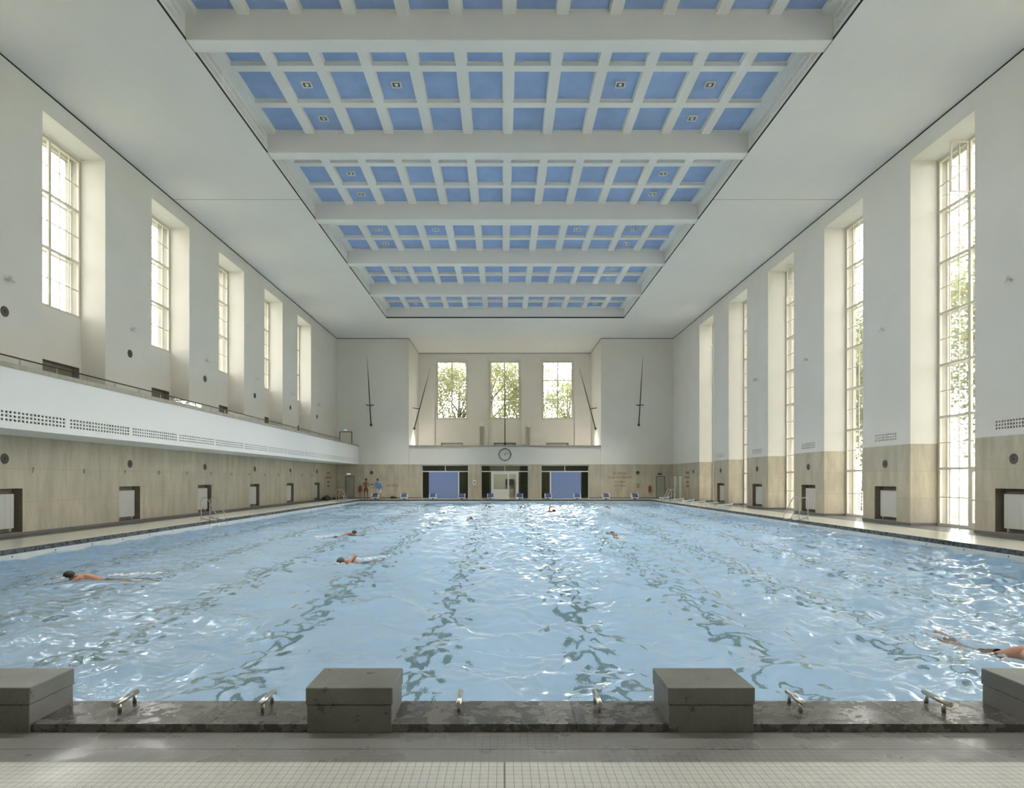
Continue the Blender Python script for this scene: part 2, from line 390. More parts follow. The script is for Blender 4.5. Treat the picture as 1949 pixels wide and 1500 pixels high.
# ------------------------------------------------------------ ceiling
struct(relief('ceiling', -XW-1.5, XW+1.5, YN-.4, YB+.9, [(-XO, XO, YO0, YO1, None)], lambda u, v, d: (u, v, ZC+d), .04, [M_ceil], lambda *a: 0))
struct(bx(-XW-1.5, XW+1.5, YN-.4, YB+.9, 15.8, 16.0).build('ceiling_leak_slab', M_ext))  # unseen slab added to keep sky light from leaking in
b = MB()
for s in (-1, 1): b.box(*sorted((s*(XW-.012), s*(XW+.02))), YN, YF, ZC-.045, ZC)
b.box(-XW, -XR, YF-.012, YF+.01, ZC-.04, ZC); b.box(XR, XW, YF-.012, YF+.01, ZC-.04, ZC)
for s in (-1, 1): b.box(*sorted((s*(XR-.012), s*(XR+.01))), YF, YB, ZC-.04, ZC)
b.box(-XR, XR, YB-.012, YB, ZC-.04, ZC)
struct(b.build('shade_strip_2', M_gap))  # black strips painted in for shade where walls meet the ceiling
b = MB(); e = .07
for s in (-1, 1): b.box(*sorted((s*XO, s*(XO+e))), YO0, YO1, ZC+.005, ZC+.095)
b.box(-XO, XO, YO1, YO1+e, ZC+.005, ZC+.095); b.box(-XO, XO, YO0-e, YO0, ZC+.005, ZC+.095)
struct(b.build('shade_strip_3', M_gap))  # black ring stands for the shade line around the coffer opening
for i, yj in enumerate((28.9,)):
    struct(MB().box(-XW, -XO, yj-.012, yj+.012, ZC-.004, ZC).box(XO, XW, yj-.012, yj+.012, ZC-.004, ZC).build('trim_4', M_base))
ZR = 15.2; ZPN = 15.34
BEAMF = [12.1, 18.45, 24.83, 31.2, 37.56, 43.9]; BW = .54
bays = []
prev = YO0
for f in BEAMF: bays.append((prev, f)); prev = f+BW
bays.append((prev, YO1))
# upstand walls of the coffer with perforated bands
def duct_rects(bays):
    R = []
    for a, c in bays:
        n = 3; L = (c-a-.3)/n
        for k in range(n):
            for z in (14.66, 14.93): R.append((a+.15+k*L+.05, a+.15+(k+1)*L-.05, z, z+.17, .12))
    return R
DR_ = duct_rects(bays)
for nm, s in (('trim_5', -1), ('trim_6', 1)):
    struct(relief(nm, YO0-.05, YO1+.05, ZC+.095, ZPN+.1, DR_, lambda u, v, d, s=s: (s*(XO+.02+d), u, v), .25, [M_rib, M_dark], lambda u, v, d: 1 if d > .05 and d < .2 and 14.6 < v < 15.15 and d > .1 else 0))
b = MB(); b.box(-XO-.1, XO+.1, YO1+.02, YO1+.25, ZC+.095, ZPN+.1); b.box(-XO-.1, XO+.1, YO0-.25, YO0-.02, ZC+.095, ZPN+.1)
struct(b.build('trim_7', M_rib))
for f in BEAMF:
    o = bx(-XO-.03, XO+.03, f, f+BW, ZC+.03, ZPN+.1).build('ceiling_beam', M_rib, bevel=.015); struct(o)
RIBX = [1.54*k for k in range(-5, 6)]
pan = None
fit_proto = None
def fitting():
    r = empty('recessed_ceiling_light')
    b = MB()
    for (x0, x1, y0, y1) in ((-.17, .17, -.17, -.13), (-.17, .17, .13, .17), (-.17, -.13, -.13, .13), (.13, .17, -.13, .13)): b.box(x0, x1, y0, y1, -.05, 0)
    b.build('frame', M_white, r)
    b = MB(); b.box(-.13, .13, -.13, .13, -.02, 0); b.build('housing', M_greyhole, r)
    b = MB(); b.disc((0, .02, -.02), (0, 0, -1), [(0, .03), (.05, .03), (.07, .0)], 12); b.build('lamp', M_white, r)
    l = bpy.data.lights.new('lamp_light', 'SPOT'); l.energy = 230; l.spot_size = math.radians(84); l.spot_blend = 1; l.shadow_soft_size = .06; l.color = (1, .975, .94)  # fill light put into the fitting to brighten floor level
    lo = bpy.data.objects.new('lamp_light', l); C.objects.link(lo); lo.parent = r; lo.location = (0, .02, -.06)
    return r
FIT = {0: {1: [1, 3, 8, 10]}, 2: {0: [], 1: [1, 3, 8, 10], 2: [1, 10]}, 3: {1: [1, 10], 2: [1, 10]}, 4: {1: [1, 3, 8, 10], 2: [1, 10]}, 5: {1: [1, 10], 2: [1, 10]}, 6: {2: [1, 10]}, 1: {1: [1, 10], 2: []}}  # first bay is out of view; its fittings are added as fill
ORD = 'first second third fourth fifth sixth seventh eighth ninth tenth eleventh twelfth thirteenth fourteenth fifteenth sixteenth seventeenth eighteenth nineteenth twentieth'.split()
NTH = ['first', 'second', 'third', 'fourth', 'fifth', 'sixth', 'seventh']
for bi, (a, c) in enumerate(bays):
    root = struct(empty('ceiling_coffer_bay', (0, a, 0)))
    L = c-a; cw = (L-.6)/3; b = MB()
    cross = [(cw, cw+.3), (2*cw+.3, 2*cw+.6)]
    for (y0, y1) in cross:
        b.box(-9.05, 9.05, y0, y1, ZR, ZPN); b.box(-9.05, 9.05, y0-.035, y1+.035, ZPN-.035, ZPN)
    for x in RIBX:
        b.box(x-.17, x+.17, 0, L, ZR-.002, ZPN); b.box(x-.205, x+.205, 0, L, ZPN-.035, ZPN)
    for s in (-1, 1):
        b.box(*sorted((s*9.06, s*9.4)), 0, L, ZR-.002, ZPN); b.box(*sorted((s*9.02, s*9.4)), 0, L, ZPN-.035, ZPN)
    b.box(-9.05, 9.05, -.01, .035, ZPN-.035, ZPN); b.box(-9.05, 9.05, L-.035, L+.01, ZPN-.035, ZPN)
    b.build('coffer_ribs', M_rib, root)
    ed = [-9.05]+RIBX+[9.05]; rows = [(0, cw), (cw+.3, 2*cw+.3), (2*cw+.6, L)]
    for j, (y0, y1) in enumerate(rows):
        for i in range(12):
            x0 = ed[i]+(.17 if i else 0); x1 = ed[i+1]-(.17 if i < 11 else 0)
            p = bx(x0, x1, y0, y1, ZPN, ZPN+.05).build('coffer_panel', M_panel, root)
            if bi in FIT and i in FIT[bi].get(j, []):
                if fit_proto is None: fo = fit_proto = fitting()
                else: fo = dup(fit_proto)
                if bi >= 5:
                    for ch in fo.children:
                        if ch.type == 'LIGHT':
                            ch.data = ch.data.copy(); ch.data.energy = 800; ch.data.spot_size = math.radians(66); ch.rotation_euler = (math.radians(13), 0, 0)  # stronger and tilted to add light on the far wall
                fo.location = ((x0+x1)/2, a+(y0+y1)/2, ZPN)
                side = 'left' if i < 6 else 'right'; n = 'second' if i in (1, 10) else 'fourth'
                tag(fo, f'square ceiling light, {n} blue panel from the {side}, {NTH[j]} row of the {NTH[bi]} ceiling bay', 'ceiling light', 'square lights recessed in the blue coffers')

# ------------------------------------------------------------ floor, deck, pool
rects = [(-PX, PX, PY0, PY1, None)]
def fmf(u, v, d):
    if v < 3.94: return 0
    if v < 4.5: return 1
    if abs(u) > 14.45 and v < 56.8: return 3
    return 2
struct(relief('floor', -XW-1.5, XW+1.5, YN, YB, rects, lambda u, v, d: (u, v, -d), .12, [M_floor, M_gtile, M_deck, M_strip], fmf, (-14.45, 14.45), (3.94, 4.41, 4.5, 56.8)))
b = MB(); t = .02
for s in (-1, 1): b.box(*sorted((s*(PX-t), s*(PX+.002))), PY0, PY1, -.135, -.004)
b.box(-PX, PX, PY1-t, PY1+.002, -.135, -.004); b.box(-PX, PX, PY0-.002, PY0+t, -.135, -.004)
struct(b.build('pool_edge_band', M_edge))
b = MB()
for s in (-1, 1): b.box(*sorted((s*PX, s*(PX+.4))), PY0-.4, PY1+.4, ZP, -.12, 0)
b.box(-PX, PX, PY1, PY1+.4, ZP, -.12); b.box(-PX, PX, PY0-.4, PY0, ZP, -.12)
b.box(-PX-.4, PX+.4, PY0-.4, PY1+.4, ZP-.2, ZP)
struct(b.build('pool_basin', M_pool))
b = MB()
for s in (-1, 1): b.box(*sorted((s*(PX-.03), s*(PX+.001))), PY0, PY1, -.36, -.135)
b.box(-PX, PX, PY1-.03, PY1+.001, -.36, -.135)
struct(b.build('pool_gutter_lip', M_gutter))
# dark outlet dots under the edge, along both long sides
b = MB()
for s in (-1, 1):
    for y in np.arange(8.2, 53, 1.55): b.disc((s*(PX-.03), float(y), -.19), (-s, 0, 0), [(.0, .006), (.022, .006), (.022, 0)], 10)
struct(b.build('pool_gutter_outlets', M_speaker))
for n, s in (('baseboard_left', -1), ('baseboard_right', 1)):
    b = MB()
    if s < 0: b.box(-XW, -XW+.03, YN, YF, 0, .1)
    else:
        segs = []; y = YN
        for ny in NICHE: segs.append((y, ny)); y = ny+NW
        segs.append((y, 54.6))
        for a, c in segs: b.box(XW-.03, XW, a, c, 0, .1)
        for ny in NICHE: b.box(XW, XW+DR, ny+NW-.02, ny+NW, 0, .1); b.box(XW, XW+DR, ny, ny+.02, 0, .1)
    struct(b.build(n, M_base))
struct(MB().box(-XW, fpx(802.5), YF-.03, YF, 0, .1).box(fpx(1121.5), XW, YF-.03, YF, 0, .1).build('baseboard_far', M_base))

# ledge of dark granite at the near pool end
JY0, JY1 = 4.41, 4.87
joints = [-4.9, -3.75, -2.22, -1.25, 0.32, 1.25, 2.61, 3.75, 5.1]
lr = struct(empty('pool_ledge', (0, JY0, 0)))
xs = [-13.2]+[j for j in joints]+[13.2]
for a, c in zip(xs, xs[1:]):
    bx(a+.0016, c-.0016, 0, JY1-JY0, .0, .055).build('ledge_slab', M_granite, lr, bevel=.003)
blk = empty('starting_block')
bx(-.292, .292, .0, .45, 0, .188).build('base', M_granblk, blk, bevel=.006)
bx(-.30, .30, -.006, .455, .192, .312).build('cap', M_granblk, blk, bevel=.008)
nm = ['leftmost', 'second from the left', 'third from the left', 'rightmost']
for i, x in enumerate((-3.75, -1.25, 1.25, 3.75)):
    o = blk if i == 0 else dup(blk)
    o.location = (x, JY0-.012, .0)
    tag(o, f'dark grey granite starting block on the near ledge, {nm[i]}', 'starting block', 'granite starting blocks in the foreground')
def lowgrip():
    r = empty('pool_grab_bar')
    MB().tube([(0, -.14, .075), (0, .15, .075)], .020, 16).build('bar', M_steel, r)
    for y in (-.07, .12): MB().tube([(0, y, 0), (0, y, .07)], .014, 12).build('post', M_steel, r)
    return r
gp = None; k = 0
gl_ = ['right of the leftmost block', 'left of the second block', 'right of the second block', 'left of the third block', 'right of the third block', 'left of the rightmost block']
for x in (-2.98, -1.94, -.51, .51, 1.98, 3.02):
    if gp is None: gp = o = lowgrip()
    else: o = dup(gp)
    o.location = (x, 4.71, .055); tag(o, f'short steel grab bar on the dark wet ledge, just {gl_[k]}', 'grab bar', 'steel grab bars on the near ledge'); k += 1

# ------------------------------------------------------------ water surface
nx = 800
dys = []; y = PY0
while y < PY1: dys.append(y); y += max(.026, .0018*y+.010)
dys.append(PY1); ys = np.array(dys); xs_ = np.linspace(-PX+.03, PX-.03, nx)
XX, YY = np.meshgrid(xs_, ys); H = np.zeros_like(XX)
for i in range(120):
    lam = float(np.exp(rng.uniform(math.log(.17), math.log(2.0)))); th = rng.uniform(0, 2*PI)
    if rng.random() < .45: th = PI/2+rng.normal()*.5
    kx, ky = math.cos(th)*2*PI/lam, math.sin(th)*2*PI/lam
    amp = .0050*lam**.70
    ph = rng.uniform(0, 2*PI); mod = 1+.6*np.sin(XX*rng.uniform(-.5, .5)+YY*rng.uniform(-.5, .5)+rng.uniform(0, 6))
    s_ = np.sin(kx*XX+ky*YY+ph+.5*np.sin(XX*.9+YY*.7+i))
    H += amp*mod*(s_+.25*s_*s_)
calm = .62+.38*np.clip((XX+8)/16, 0, 1)+.25*np.exp(-((XX-1)/4)**2)
H *= calm
H -= H.mean()
ny_ = len(ys); n = nx*ny_
verts = np.stack([XX, YY, H+ZW], -1).reshape(-1, 3).astype(np.float32)
idx = np.arange(n).reshape(ny_, nx); qd = np.stack([idx[:-1, :-1], idx[:-1, 1:], idx[1:, 1:], idx[1:, :-1]], -1).reshape(-1, 4).astype(np.int32)
me = bpy.data.meshes.new('pool_water'); me.vertices.add(n); me.vertices.foreach_set('co', verts.ravel())
me.loops.add(qd.size); me.loops.foreach_set('vertex_index', qd.ravel()); me.polygons.add(len(qd))
me.polygons.foreach_set('loop_start', np.arange(0, qd.size, 4, dtype=np.int32)); me.polygons.foreach_set('loop_total', np.full(len(qd), 4, dtype=np.int32))
me.polygons.foreach_set('use_smooth', np.ones(len(qd), dtype=bool)); me.update(); me.validate(); me.materials.append(M_water)
wat = bpy.data.objects.new('pool_water', me); C.objects.link(wat)
tag(wat, 'pale blue rippling water filling the long indoor pool', 'water', None, 'stuff')

# ------------------------------------------------------------ left gallery
GX = -13.15
rects = []; y = 19.07-3.23*6
GR = []
while y < 57.2:
    a = y; c = min(y+3.06, 57.3)
    if a > YN: rects.append((a, c, 3.255, 3.565, .2)); GR.append((a, c))
    y += 3.23
gal = struct(relief('gallery_parapet', YN, YF, ZD, 4.68, rects, lambda u, v, d: (GX-d, u, v), .35, [M_gplaster, M_greyhole],
                    lambda u, v, d: 1 if .05 < d < .34 and v < 3.7 and v > 3.2 else 0))
struct(bx(-XW, GX-.35, YN, YF, ZD, 3.95).build('gallery_floor', M_gplaster))
struct(bx(GX-.40, GX+.03, YN, YF, 4.68, 4.81).build('gallery_coping', M_stonecap, bevel=.01))
rl = tag(empty('gallery_railing', (GX-.2, 0, 4.81)), 'thin dark handrail on short posts with low glass along the left gallery', 'railing')
MB().tube([(0, YN+.1, .22), (0, 51, .22)], .022, 8).build('handrail', M_rail, rl)
post = None; y = YN+.5
while y < 51:
    if post is None: post = bx(-.012, .012, -.012, .012, 0, .21).build('post', M_steel, rl); post.location = (0, y, 0)
    else:
        p = post.copy(); C.objects.link(p); p.location = (0, y, 0)
    y += 1.42
bx(-.004, .004, YN+.2, 50.9, .02, .19).build('glass_strip', M_clear, rl)
# perforated grilles
def lattice(u0, u1, v0, v1, nu, nv, f, t=.025, fill=.42):
    b = MB(f); du = (u1-u0)/nu; dv = (v1-v0)/nv
    for i in range(nu+1):
        w = du*fill/2; a = max(u0, u0+i*du-w); c = min(u1, u0+i*du+w); b.box(a, c, v0, v1, .0, t)
    for j in range(nv+1):
        w = dv*fill/2; a = max(v0, v0+j*dv-w); c = min(v1, v0+j*dv+w); b.box(u0, u1, a, c, .001, t-.001)
    return b
g0 = None
order = [i for i in range(len(GR)) if GR[i][1] > 14]
for i, (a, c) in enumerate(GR):
    if abs((c-a)-3.06) < .01:
        if g0 is None:
            g0 = lattice(0, 3.06, 0, .31, 21, 3, lambda u, v, w: (-w, u, v)).build('ventilation_grille', M_gplaster); o = g0
        else: o = dup(g0)
        o.location = (GX-.002, a, 3.255)
    else:
        o = lattice(0, c-a, 0, .31, max(2, round((c-a)/.146)), 3, lambda u, v, w: (-w, u, v)).build('ventilation_grille', M_gplaster); o.location = (GX-.002, a, 3.255)
    k = sum(1 for q_ in GR if q_[0] > a)
    tag(o, f'white perforated grille in the left gallery front, {ORD[k]} from the far end', 'grille', 'perforated grilles along the gallery front')
NM5 = {0: 'first', 1: 'second', 2: 'third', 3: 'fourth', 4: 'fifth', 5: 'sixth', 6: 'seventh', 7: 'eighth'}
g1 = None
for i, p in enumerate(RAD_R):
    if g1 is None: g1 = lattice(-.72, .72, 0, .31, 13, 3, lambda u, v, w: (w, u, v)).build('wall_grille', M_plaster); o = g1
    else: o = dup(g1)
    o.location = (XW+.002, p, 3.27)
    tag(o, f'white perforated grille above the right stone dado, {NM5[i]} wall pier from the camera', 'grille', 'perforated grilles on the right wall piers')
# coffer side grilles
gc = None; seen = 0
for s in (-1, 1):
    for (a, c, z0, z1, d) in DR_:
        if c < 16.5: continue
        seen += 1
        o = lattice(0, c-a, 0, z1-z0, int((c-a)/.085), 2, lambda u, v, w, s=s: (s*w, u, v), .02, .5).build('coffer_grille', M_rib)
        o.location = (s*(XO+.019), a, z0)
        bi = [i for i, q_ in enumerate(bays) if q_[0] < a < q_[1]][0]; kk = int((a-bays[bi][0]-.15)/((bays[bi][1]-bays[bi][0]-.3)/3))
        tag(o, f"perforated grille strip, {'upper' if z0 > 14.8 else 'lower'} row, {['near', 'middle', 'far'][kk]} third, {'left' if s < 0 else 'right'} side of the {NTH[bi]} ceiling bay", 'grille', 'air grilles beside the blue coffers')

# ------------------------------------------------------------ windows
def bars(f, u0, u1, v0, v1, tiers, w0, w1, fw, mw, door=None, sub=True):
    b = MB(f); uc = (u0+u1)/2
    b.box(u0, u0+fw, v0, v1, w0, w1); b.box(u1-fw, u1, v0, v1, w0, w1); b.box(u0, u1, v0, v0+fw, w0, w1); b.box(u0, u1, v1-fw, v1, w0, w1)
    b.box(uc-mw/2, uc+mw/2, v0, v1, w0, w1)
    for z in tiers[1:-1]: b.box(u0, u1, z-.04, z+.04, w0-.005, w1+.005)
    return b
def thin(f, u0, u1, v0, v1, tiers, w0, w1, fw, mw, skip=None):
    b = MB(f); uc = (u0+u1)/2; t = .014; wm = (w0+w1)/2
    for h, (a, c) in enumerate(((u0+fw, uc-mw/2), (uc+mw/2, u1-fw))):
        for i, (z0, z1) in enumerate(zip(tiers, tiers[1:])):
            if skip and (h, i) in skip: continue
            b.box(a, c, (z0+z1)/2-t, (z0+z1)/2+t, wm-.015, wm+.015)
            for q_ in (1/3, 2/3): b.box(a+(c-a)*q_-t, a+(c-a)*q_+t, z0, z1, wm-.014, wm+.014)
    return b
TR = [.02, 2.14, 4.06, 6.0, 7.92, 9.82, 11.74, 13.68]
def sash(root, f, a, c, z0, z1, hinge, inward, name='casement'):
    pass
def mkwindow(n, f, u0, u1, v0, v1, tiers, opn=None, door=False, fw=.09):
    r = struct(empty(f'window_{n}'))
    skip = set()
    if opn: skip.add(opn)
    if door: skip.add((0, 0))
    bars(f, u0, u1, v0, v1, tiers, .02, .10, fw, .12).build('window_frame', M_frame, r)
    thin(f, u0, u1, v0, v1, tiers, .02, .10, .09, .12, skip).build('glazing_bars', M_frame, r)
    o2 = bars(f, u0, u1, v0, v1, tiers, .34, .38, .05, .06); o2.build('outer_frame', M_frame, r)
    g = MB(f); uc = (u0+u1)/2
    for h, (a, c) in enumerate(((u0+.09, uc-.06), (uc+.06, u1-.09))):
        for i, (z0, z1) in enumerate(zip(tiers, tiers[1:])):
            if (h, i) in skip and not door: continue
            g.box(a, c, z0+.03, z1-.03, .058, .062)
    g.build('glass_pane', M_glass, r)
    if door:
        a, c = u0+.09, uc-.06; d = MB(f)
        for (p0, p1, q0, q1) in ((a, a+.1, .02, 2.1), (c-.1, c, .02, 2.1), (a, c, .02, .22), (a, c, 2.0, 2.1), ((a+c)/2-.02, (a+c)/2+.02, .2, 2.0), (a, c, 1.0, 1.04)):
            d.box(p0, p1, q0, q1, 0, .06)
        d.build('door_leaf', M_frame, r)
        MB(f).box(c-.07, c-.03, 1.0, 1.03, -.06, 0).box(c-.16, c-.03, 1.0, 1.03, -.07, -.05).build('door_handle', M_steel, r)
    return r
wn_ = 1
for i, y in enumerate(NICHE):
    f = lambda u, v, w: (XW+DR+w, u, v)
    op = None
    if i in (3, 5, 7): op = (1 if False else 0, 6)
    r = mkwindow(wn_, f, y+.03, y+NW-.03, .02, 13.68, TR, op, door=(i in (3, 5))); wn_ += 1
    if op:
        # casement standing open into the hall, hinged on the middle mullion
        yc = y+NW/2; b = MB(); x1 = XW+DR-.02; x0 = x1-.62; z0, z1 = 11.82, 13.6
        for (a, c, p, q_) in ((x0, x0+.05, z0, z1), (x1-.05, x1, z0, z1), (x0, x1, z0, z0+.05), (x0, x1, z1-.05, z1), (x0, x1, (z0+z1)/2-.012, (z0+z1)/2+.012), ((x0+x1)/2-.012, (x0+x1)/2+.012, z0, z1)):
            b.box(a, c, yc-.02, yc+.02, p, q_)
        cs = b.build('open_casement', M_frame, r)
        bx(x0+.05, x1-.05, yc-.002, yc+.002, z0+.05, z1-.05).build('casement_pane', M_glass, cs)
        MB().tube([(x0-.1, yc+.25, z0-.02), (x1, yc-.1, z0-.02)], .01, 6).build('stay_rod', M_frame, r)
TL = [7.75, 9.82, 11.74, 13.66]
for i, y in enumerate(NICHE):
    f = lambda u, v, w: (-XW-DL-w, u, v)
    mkwindow(wn_, f, y+.03, y+NW-.03, 7.75, 13.66, TL); wn_ += 1
for i, x in enumerate(WB):
    f = lambda u, v, w: (u, YB+.22+w, v)
    mkwindow(wn_, f, x-1.6, x+1.6, 7.75, 13.7, [7.75, 9.73, 11.72, 13.7], fw=.2); wn_ += 1
# portals: they only steer the sampling of the sky towards the real openings
def portal(loc, rot, w, h):
    l = bpy.data.lights.new('window_portal', 'AREA'); l.shape = 'RECTANGLE'; l.size = w; l.size_y = h
    l.cycles.is_portal = True
    o = bpy.data.objects.new('window_portal', l); C.objects.link(o); o.location = loc; o.rotation_euler = rot
for y in NICHE:
    portal((XW+DR+.45, y+NW/2, 6.85), (PI/2, 0, PI/2), NW, 13.6)
    portal((-XW-DL-.45, y+NW/2, 10.7), (PI/2, 0, -PI/2), NW, 5.9)
for x in WB: portal((x, YB+.8, 10.7), (-PI/2, 0, 0), 3.2, 5.9)

# ------------------------------------------------------------ radiators, speakers, wall lamps, numerals
def radiator(w, h, sgn):
    r = empty('radiator')
    b = MB(); n = int(w/.036)
    for i in range(n):
        a = -w/2+i*w/n; b.box(*sorted((sgn*.0, sgn*.022)), a+.003, a+w/n-.003, 0, h)
    b.box(*sorted((sgn*.012, sgn*.07)), -w/2, w/2, .004, h-.004); b.build('panel', M_radi, r)
    for y in (-w/2+.12, w/2-.12): bx(*sorted((sgn*.02, sgn*.06)), y-.02, y+.02, -.1, 0).build('foot', M_radi, r)
    return r
rL = rR = None
for i, p in enumerate(RAD_L):
    if rL is None: rL = o = radiator(1.16, 1.05, -1)
    else: o = dup(rL)
    o.location = (-XW-.12, p-.06, .24)
    tag(o, f'white ribbed radiator recessed under the left gallery, {NM5[i]} from the camera', 'radiator', 'radiators recessed in the left wall')
for i, p in enumerate(RAD_R):
    if rR is None: rR = o = radiator(1.16, 1.05, 1)
    else: o = dup(rR)
    o.location = (XW+.12, p-.06, .24)
    tag(o, f'white ribbed radiator recessed between the tall right windows, {NM5[i]} from the camera', 'radiator', 'radiators recessed in the right wall')
rU = None
for i, y in enumerate(NICHE):
    if y < 14: continue
    if rU is None: rU = o = radiator(2.0, .9, -1)
    else: o = dup(rU)
    o.location = (-XW-DL-.1, y+NW/2-.1, 4.5)
    tag(o, f'pale radiator in the dark slot below the {ORD[i-2]} left gallery window from the camera', 'radiator', 'radiators under the gallery windows')
rB = None
for i, x in enumerate(WB):
    r = empty('radiator'); b = MB()
    for k in range(50): b.box(-.95+k*.038+.003, -.95+(k+1)*.038-.003, 0, .03, 0, .8)
    b.box(-.95, .95, .012, .08, .004, .796); b.build('panel', M_radi, r)
    for xx in (-.7, .7): bx(xx-.02, xx+.02, .02, .06, -.1, 0).build('foot', M_radi, r)
    r.location = (x, YB+.27, 4.46)
    tag(r, f"white radiator behind the far gallery parapet under the {['left', 'middle', 'right'][i]} far window", 'radiator', 'radiators under the far windows')
def speaker(ax):
    r = empty('round_speaker')
    MB().disc((0, 0, 0), ax, [(0, .012), (.12, .012), (.135, .02), (.155, .016), (.16, 0)], 24).build('grille_cover', M_speaker, r)
    MB().disc((0, 0, 0), ax, [(0, .035), (.03, .03), (.04, .012)], 12).build('centre_cap', M_iron, r)
    return r
def wlamp(ax):
    r = empty('wall_spotlight'); ax = Vector(ax)
    MB().disc((0, 0, 0), ax, [(0, .03), (.05, .03), (.06, 0)], 12).build('mount', M_white, r)
    e = ax*.16
    MB().tube([tuple(ax*.02), tuple(e)], .012, 6).build('arm', M_white, r)
    MB().tube([tuple(e+Vector((0, -.1, .05))), tuple(e+Vector((0, .02, -.01))), tuple(e+Vector((0, .1, -.05)))], [.06, .05, .03], 10).build('lamp_head', M_white, r)
    if not LAMPW: return r
    l = bpy.data.lights.new('lamp_light', 'AREA'); l.shape = 'DISK'; l.size = .12; l.energy = LAMPW; l.color = (1, .97, .92)
    lo = bpy.data.objects.new('lamp_light', l); C.objects.link(lo); lo.parent = r; lo.location = ax*.22+Vector((0, 0, .08)); lo.rotation_euler = (PI, 0, 0)
    return r
LAMPW = 0.0
for s, wall in ((-1, 'left'), (1, 'right')):
    spk = speaker((-s, 0, 0)); lam = wlamp((-s, 0, 0)); f1 = f2 = f3 = True
    ps = [p for p in PIERC if 12 < p < 56]
    for i, p in enumerate(ps):
        o = spk if f1 else dup(spk); f1 = False; o.location = (s*XW, p, 2.36)
        tag(o, f'small dark round speaker in the {wall} stone dado, {NM5[i]} pier from the camera', 'speaker', f'round speakers in the {wall} stone dado')
        o = lam if f2 else dup(lam); f2 = False; o.location = (s*XW, p+.1, 7.75)
        tag(o, f'small white spotlight high on the {wall} wall pier, {NM5[i]} pier from the camera', 'wall lamp', f'white spotlights on the {wall} wall')
        if s < 0:
            o = dup(spk); o.location = (s*XW, p, 6.78)
            tag(o, f'small dark round speaker high above the left gallery, {NM5[i]} pier from the camera', 'speaker', 'round speakers above the gallery')
sf = speaker((0, -1, 0))
for i, px in enumerate((707, 1214)):
    o = sf if i == 0 else dup(sf); o.location = (fpx(px), YF, 2.33)
    tag(o, f"small dark round speaker in the stone of the far wall, {'left' if i == 0 else 'right'} pier", 'speaker', 'round speakers in the far wall')
LAMPW = 0.0
lf = wlamp((0, -1, 0))
for i, (px, z, yy) in enumerate(((740, 7.75, YF), (1178, 7.75, YF), (910, 7.95, YB), (1011, 7.95, YB))):
    o = lf if i == 0 else dup(lf); o.location = ((px-957)/F*yy+CX, yy, z)
    tag(o, ['small white spotlight on the left pier of the far wall', 'small white spotlight on the right pier of the far wall', 'small white spotlight left of the middle far window', 'small white spotlight right of the middle far window'][i], 'wall lamp')

def uplight(x, label):
    r = empty('wall_uplight', (x, YF+3.0, 4.9)); s = 1 if x > 0 else -1
    MB().disc((0, 0, 0), (-s, 0, 0), [(0, .03), (.06, .03), (.07, 0)], 12).build('mount', M_white, r)
    MB().tube([(-s*.02, 0, 0), (-s*.16, 0, .02)], .012, 6).build('arm', M_white, r)
    MB().disc((-s*.2, 0, -.02), (0, 0, 1), [(.02, 0), (.07, .03), (.1, .1), (.095, .1), (.06, .04)], 14).build('lamp_head', M_white, r)
    l = bpy.data.lights.new('lamp_light', 'POINT'); l.energy = 22; l.shadow_soft_size = .07; l.color = (1, .97, .9)
    lo = bpy.data.objects.new('lamp_light', l); C.objects.link(lo); lo.parent = r; lo.location = (-s*.2, 0, .13)
    tag(r, label, 'wall lamp')
uplight(-XR, 'small lit lamp on the left side wall of the far gallery recess')
uplight(XR, 'small lit lamp on the right side wall of the far gallery recess')

def text_mesh(txt, w, h, mtl, f, name='lettering', parent=None, depth=.004):
    cu = bpy.data.curves.new('t', 'FONT'); cu.body = txt; cu.align_x = 'CENTER'; cu.align_y = 'CENTER'; cu.extrude = 0; cu.space_character = 1.1
    to = bpy.data.objects.new('t', cu); C.objects.link(to); bpy.context.view_layer.update()
    me = bpy.data.meshes.new_from_object(to.evaluated_get(bpy.context.evaluated_depsgraph_get())); bpy.data.objects.remove(to)
    me.name = name; xs = [v.co.x for v in me.vertices]; ysx = [v.co.y for v in me.vertices]
    x0, x1, y0, y1 = min(xs), max(xs), min(ysx), max(ysx)
    bm = bmesh.new(); bm.from_mesh(me)
    g = bmesh.ops.extrude_face_region(bm, geom=bm.faces[:])
    for v in g['geom']:
        if isinstance(v, bmesh.types.BMVert): v.co.z += 1
    for v in bm.verts:
        u = ((v.co.x-x0)/(x1-x0)-.5)*w; vv = ((v.co.y-y0)/(y1-y0)-.5)*h
        v.co = Vector(f(u, vv, v.co.z*depth))
    bmesh.ops.recalc_face_normals(bm, faces=bm.faces); bm.to_mesh(me); bm.free(); me.materials.append(mtl)
    o = bpy.data.objects.new(name, me); C.objects.link(o)
    if parent: o.parent = parent
    return o
f_far = lambda u, v, w: (u, -w-.001, v)
f_left = lambda u, v, w: (w+.001, u, v)
f_right = lambda u, v, w: (-w-.001, -u, v)
LINES = [('NO SMOKING', 1.26, .22, 2.27), ('RAUCHEN VERBOTEN', 2.04, .22, 1.90), ('NO RUNNING', .95, .19, 1.50), ('NICHT RENNEN', 1.04, .19, 1.17)]
def sign(lines, loc, f, label, k=1):
    r = empty('painted_sign', loc)
    for t, w, h, z in lines: text_mesh(t, w*k, h, M_paint, lambda u, v, w_, z=z: f(u, v+z, w_), 'lettering', r)
    return tag(r, label, 'sign')
sign(LINES, (fpx(1180.5), YF, 0), f_far, 'faded red painted smoking and running ban on the right pier of the far wall')
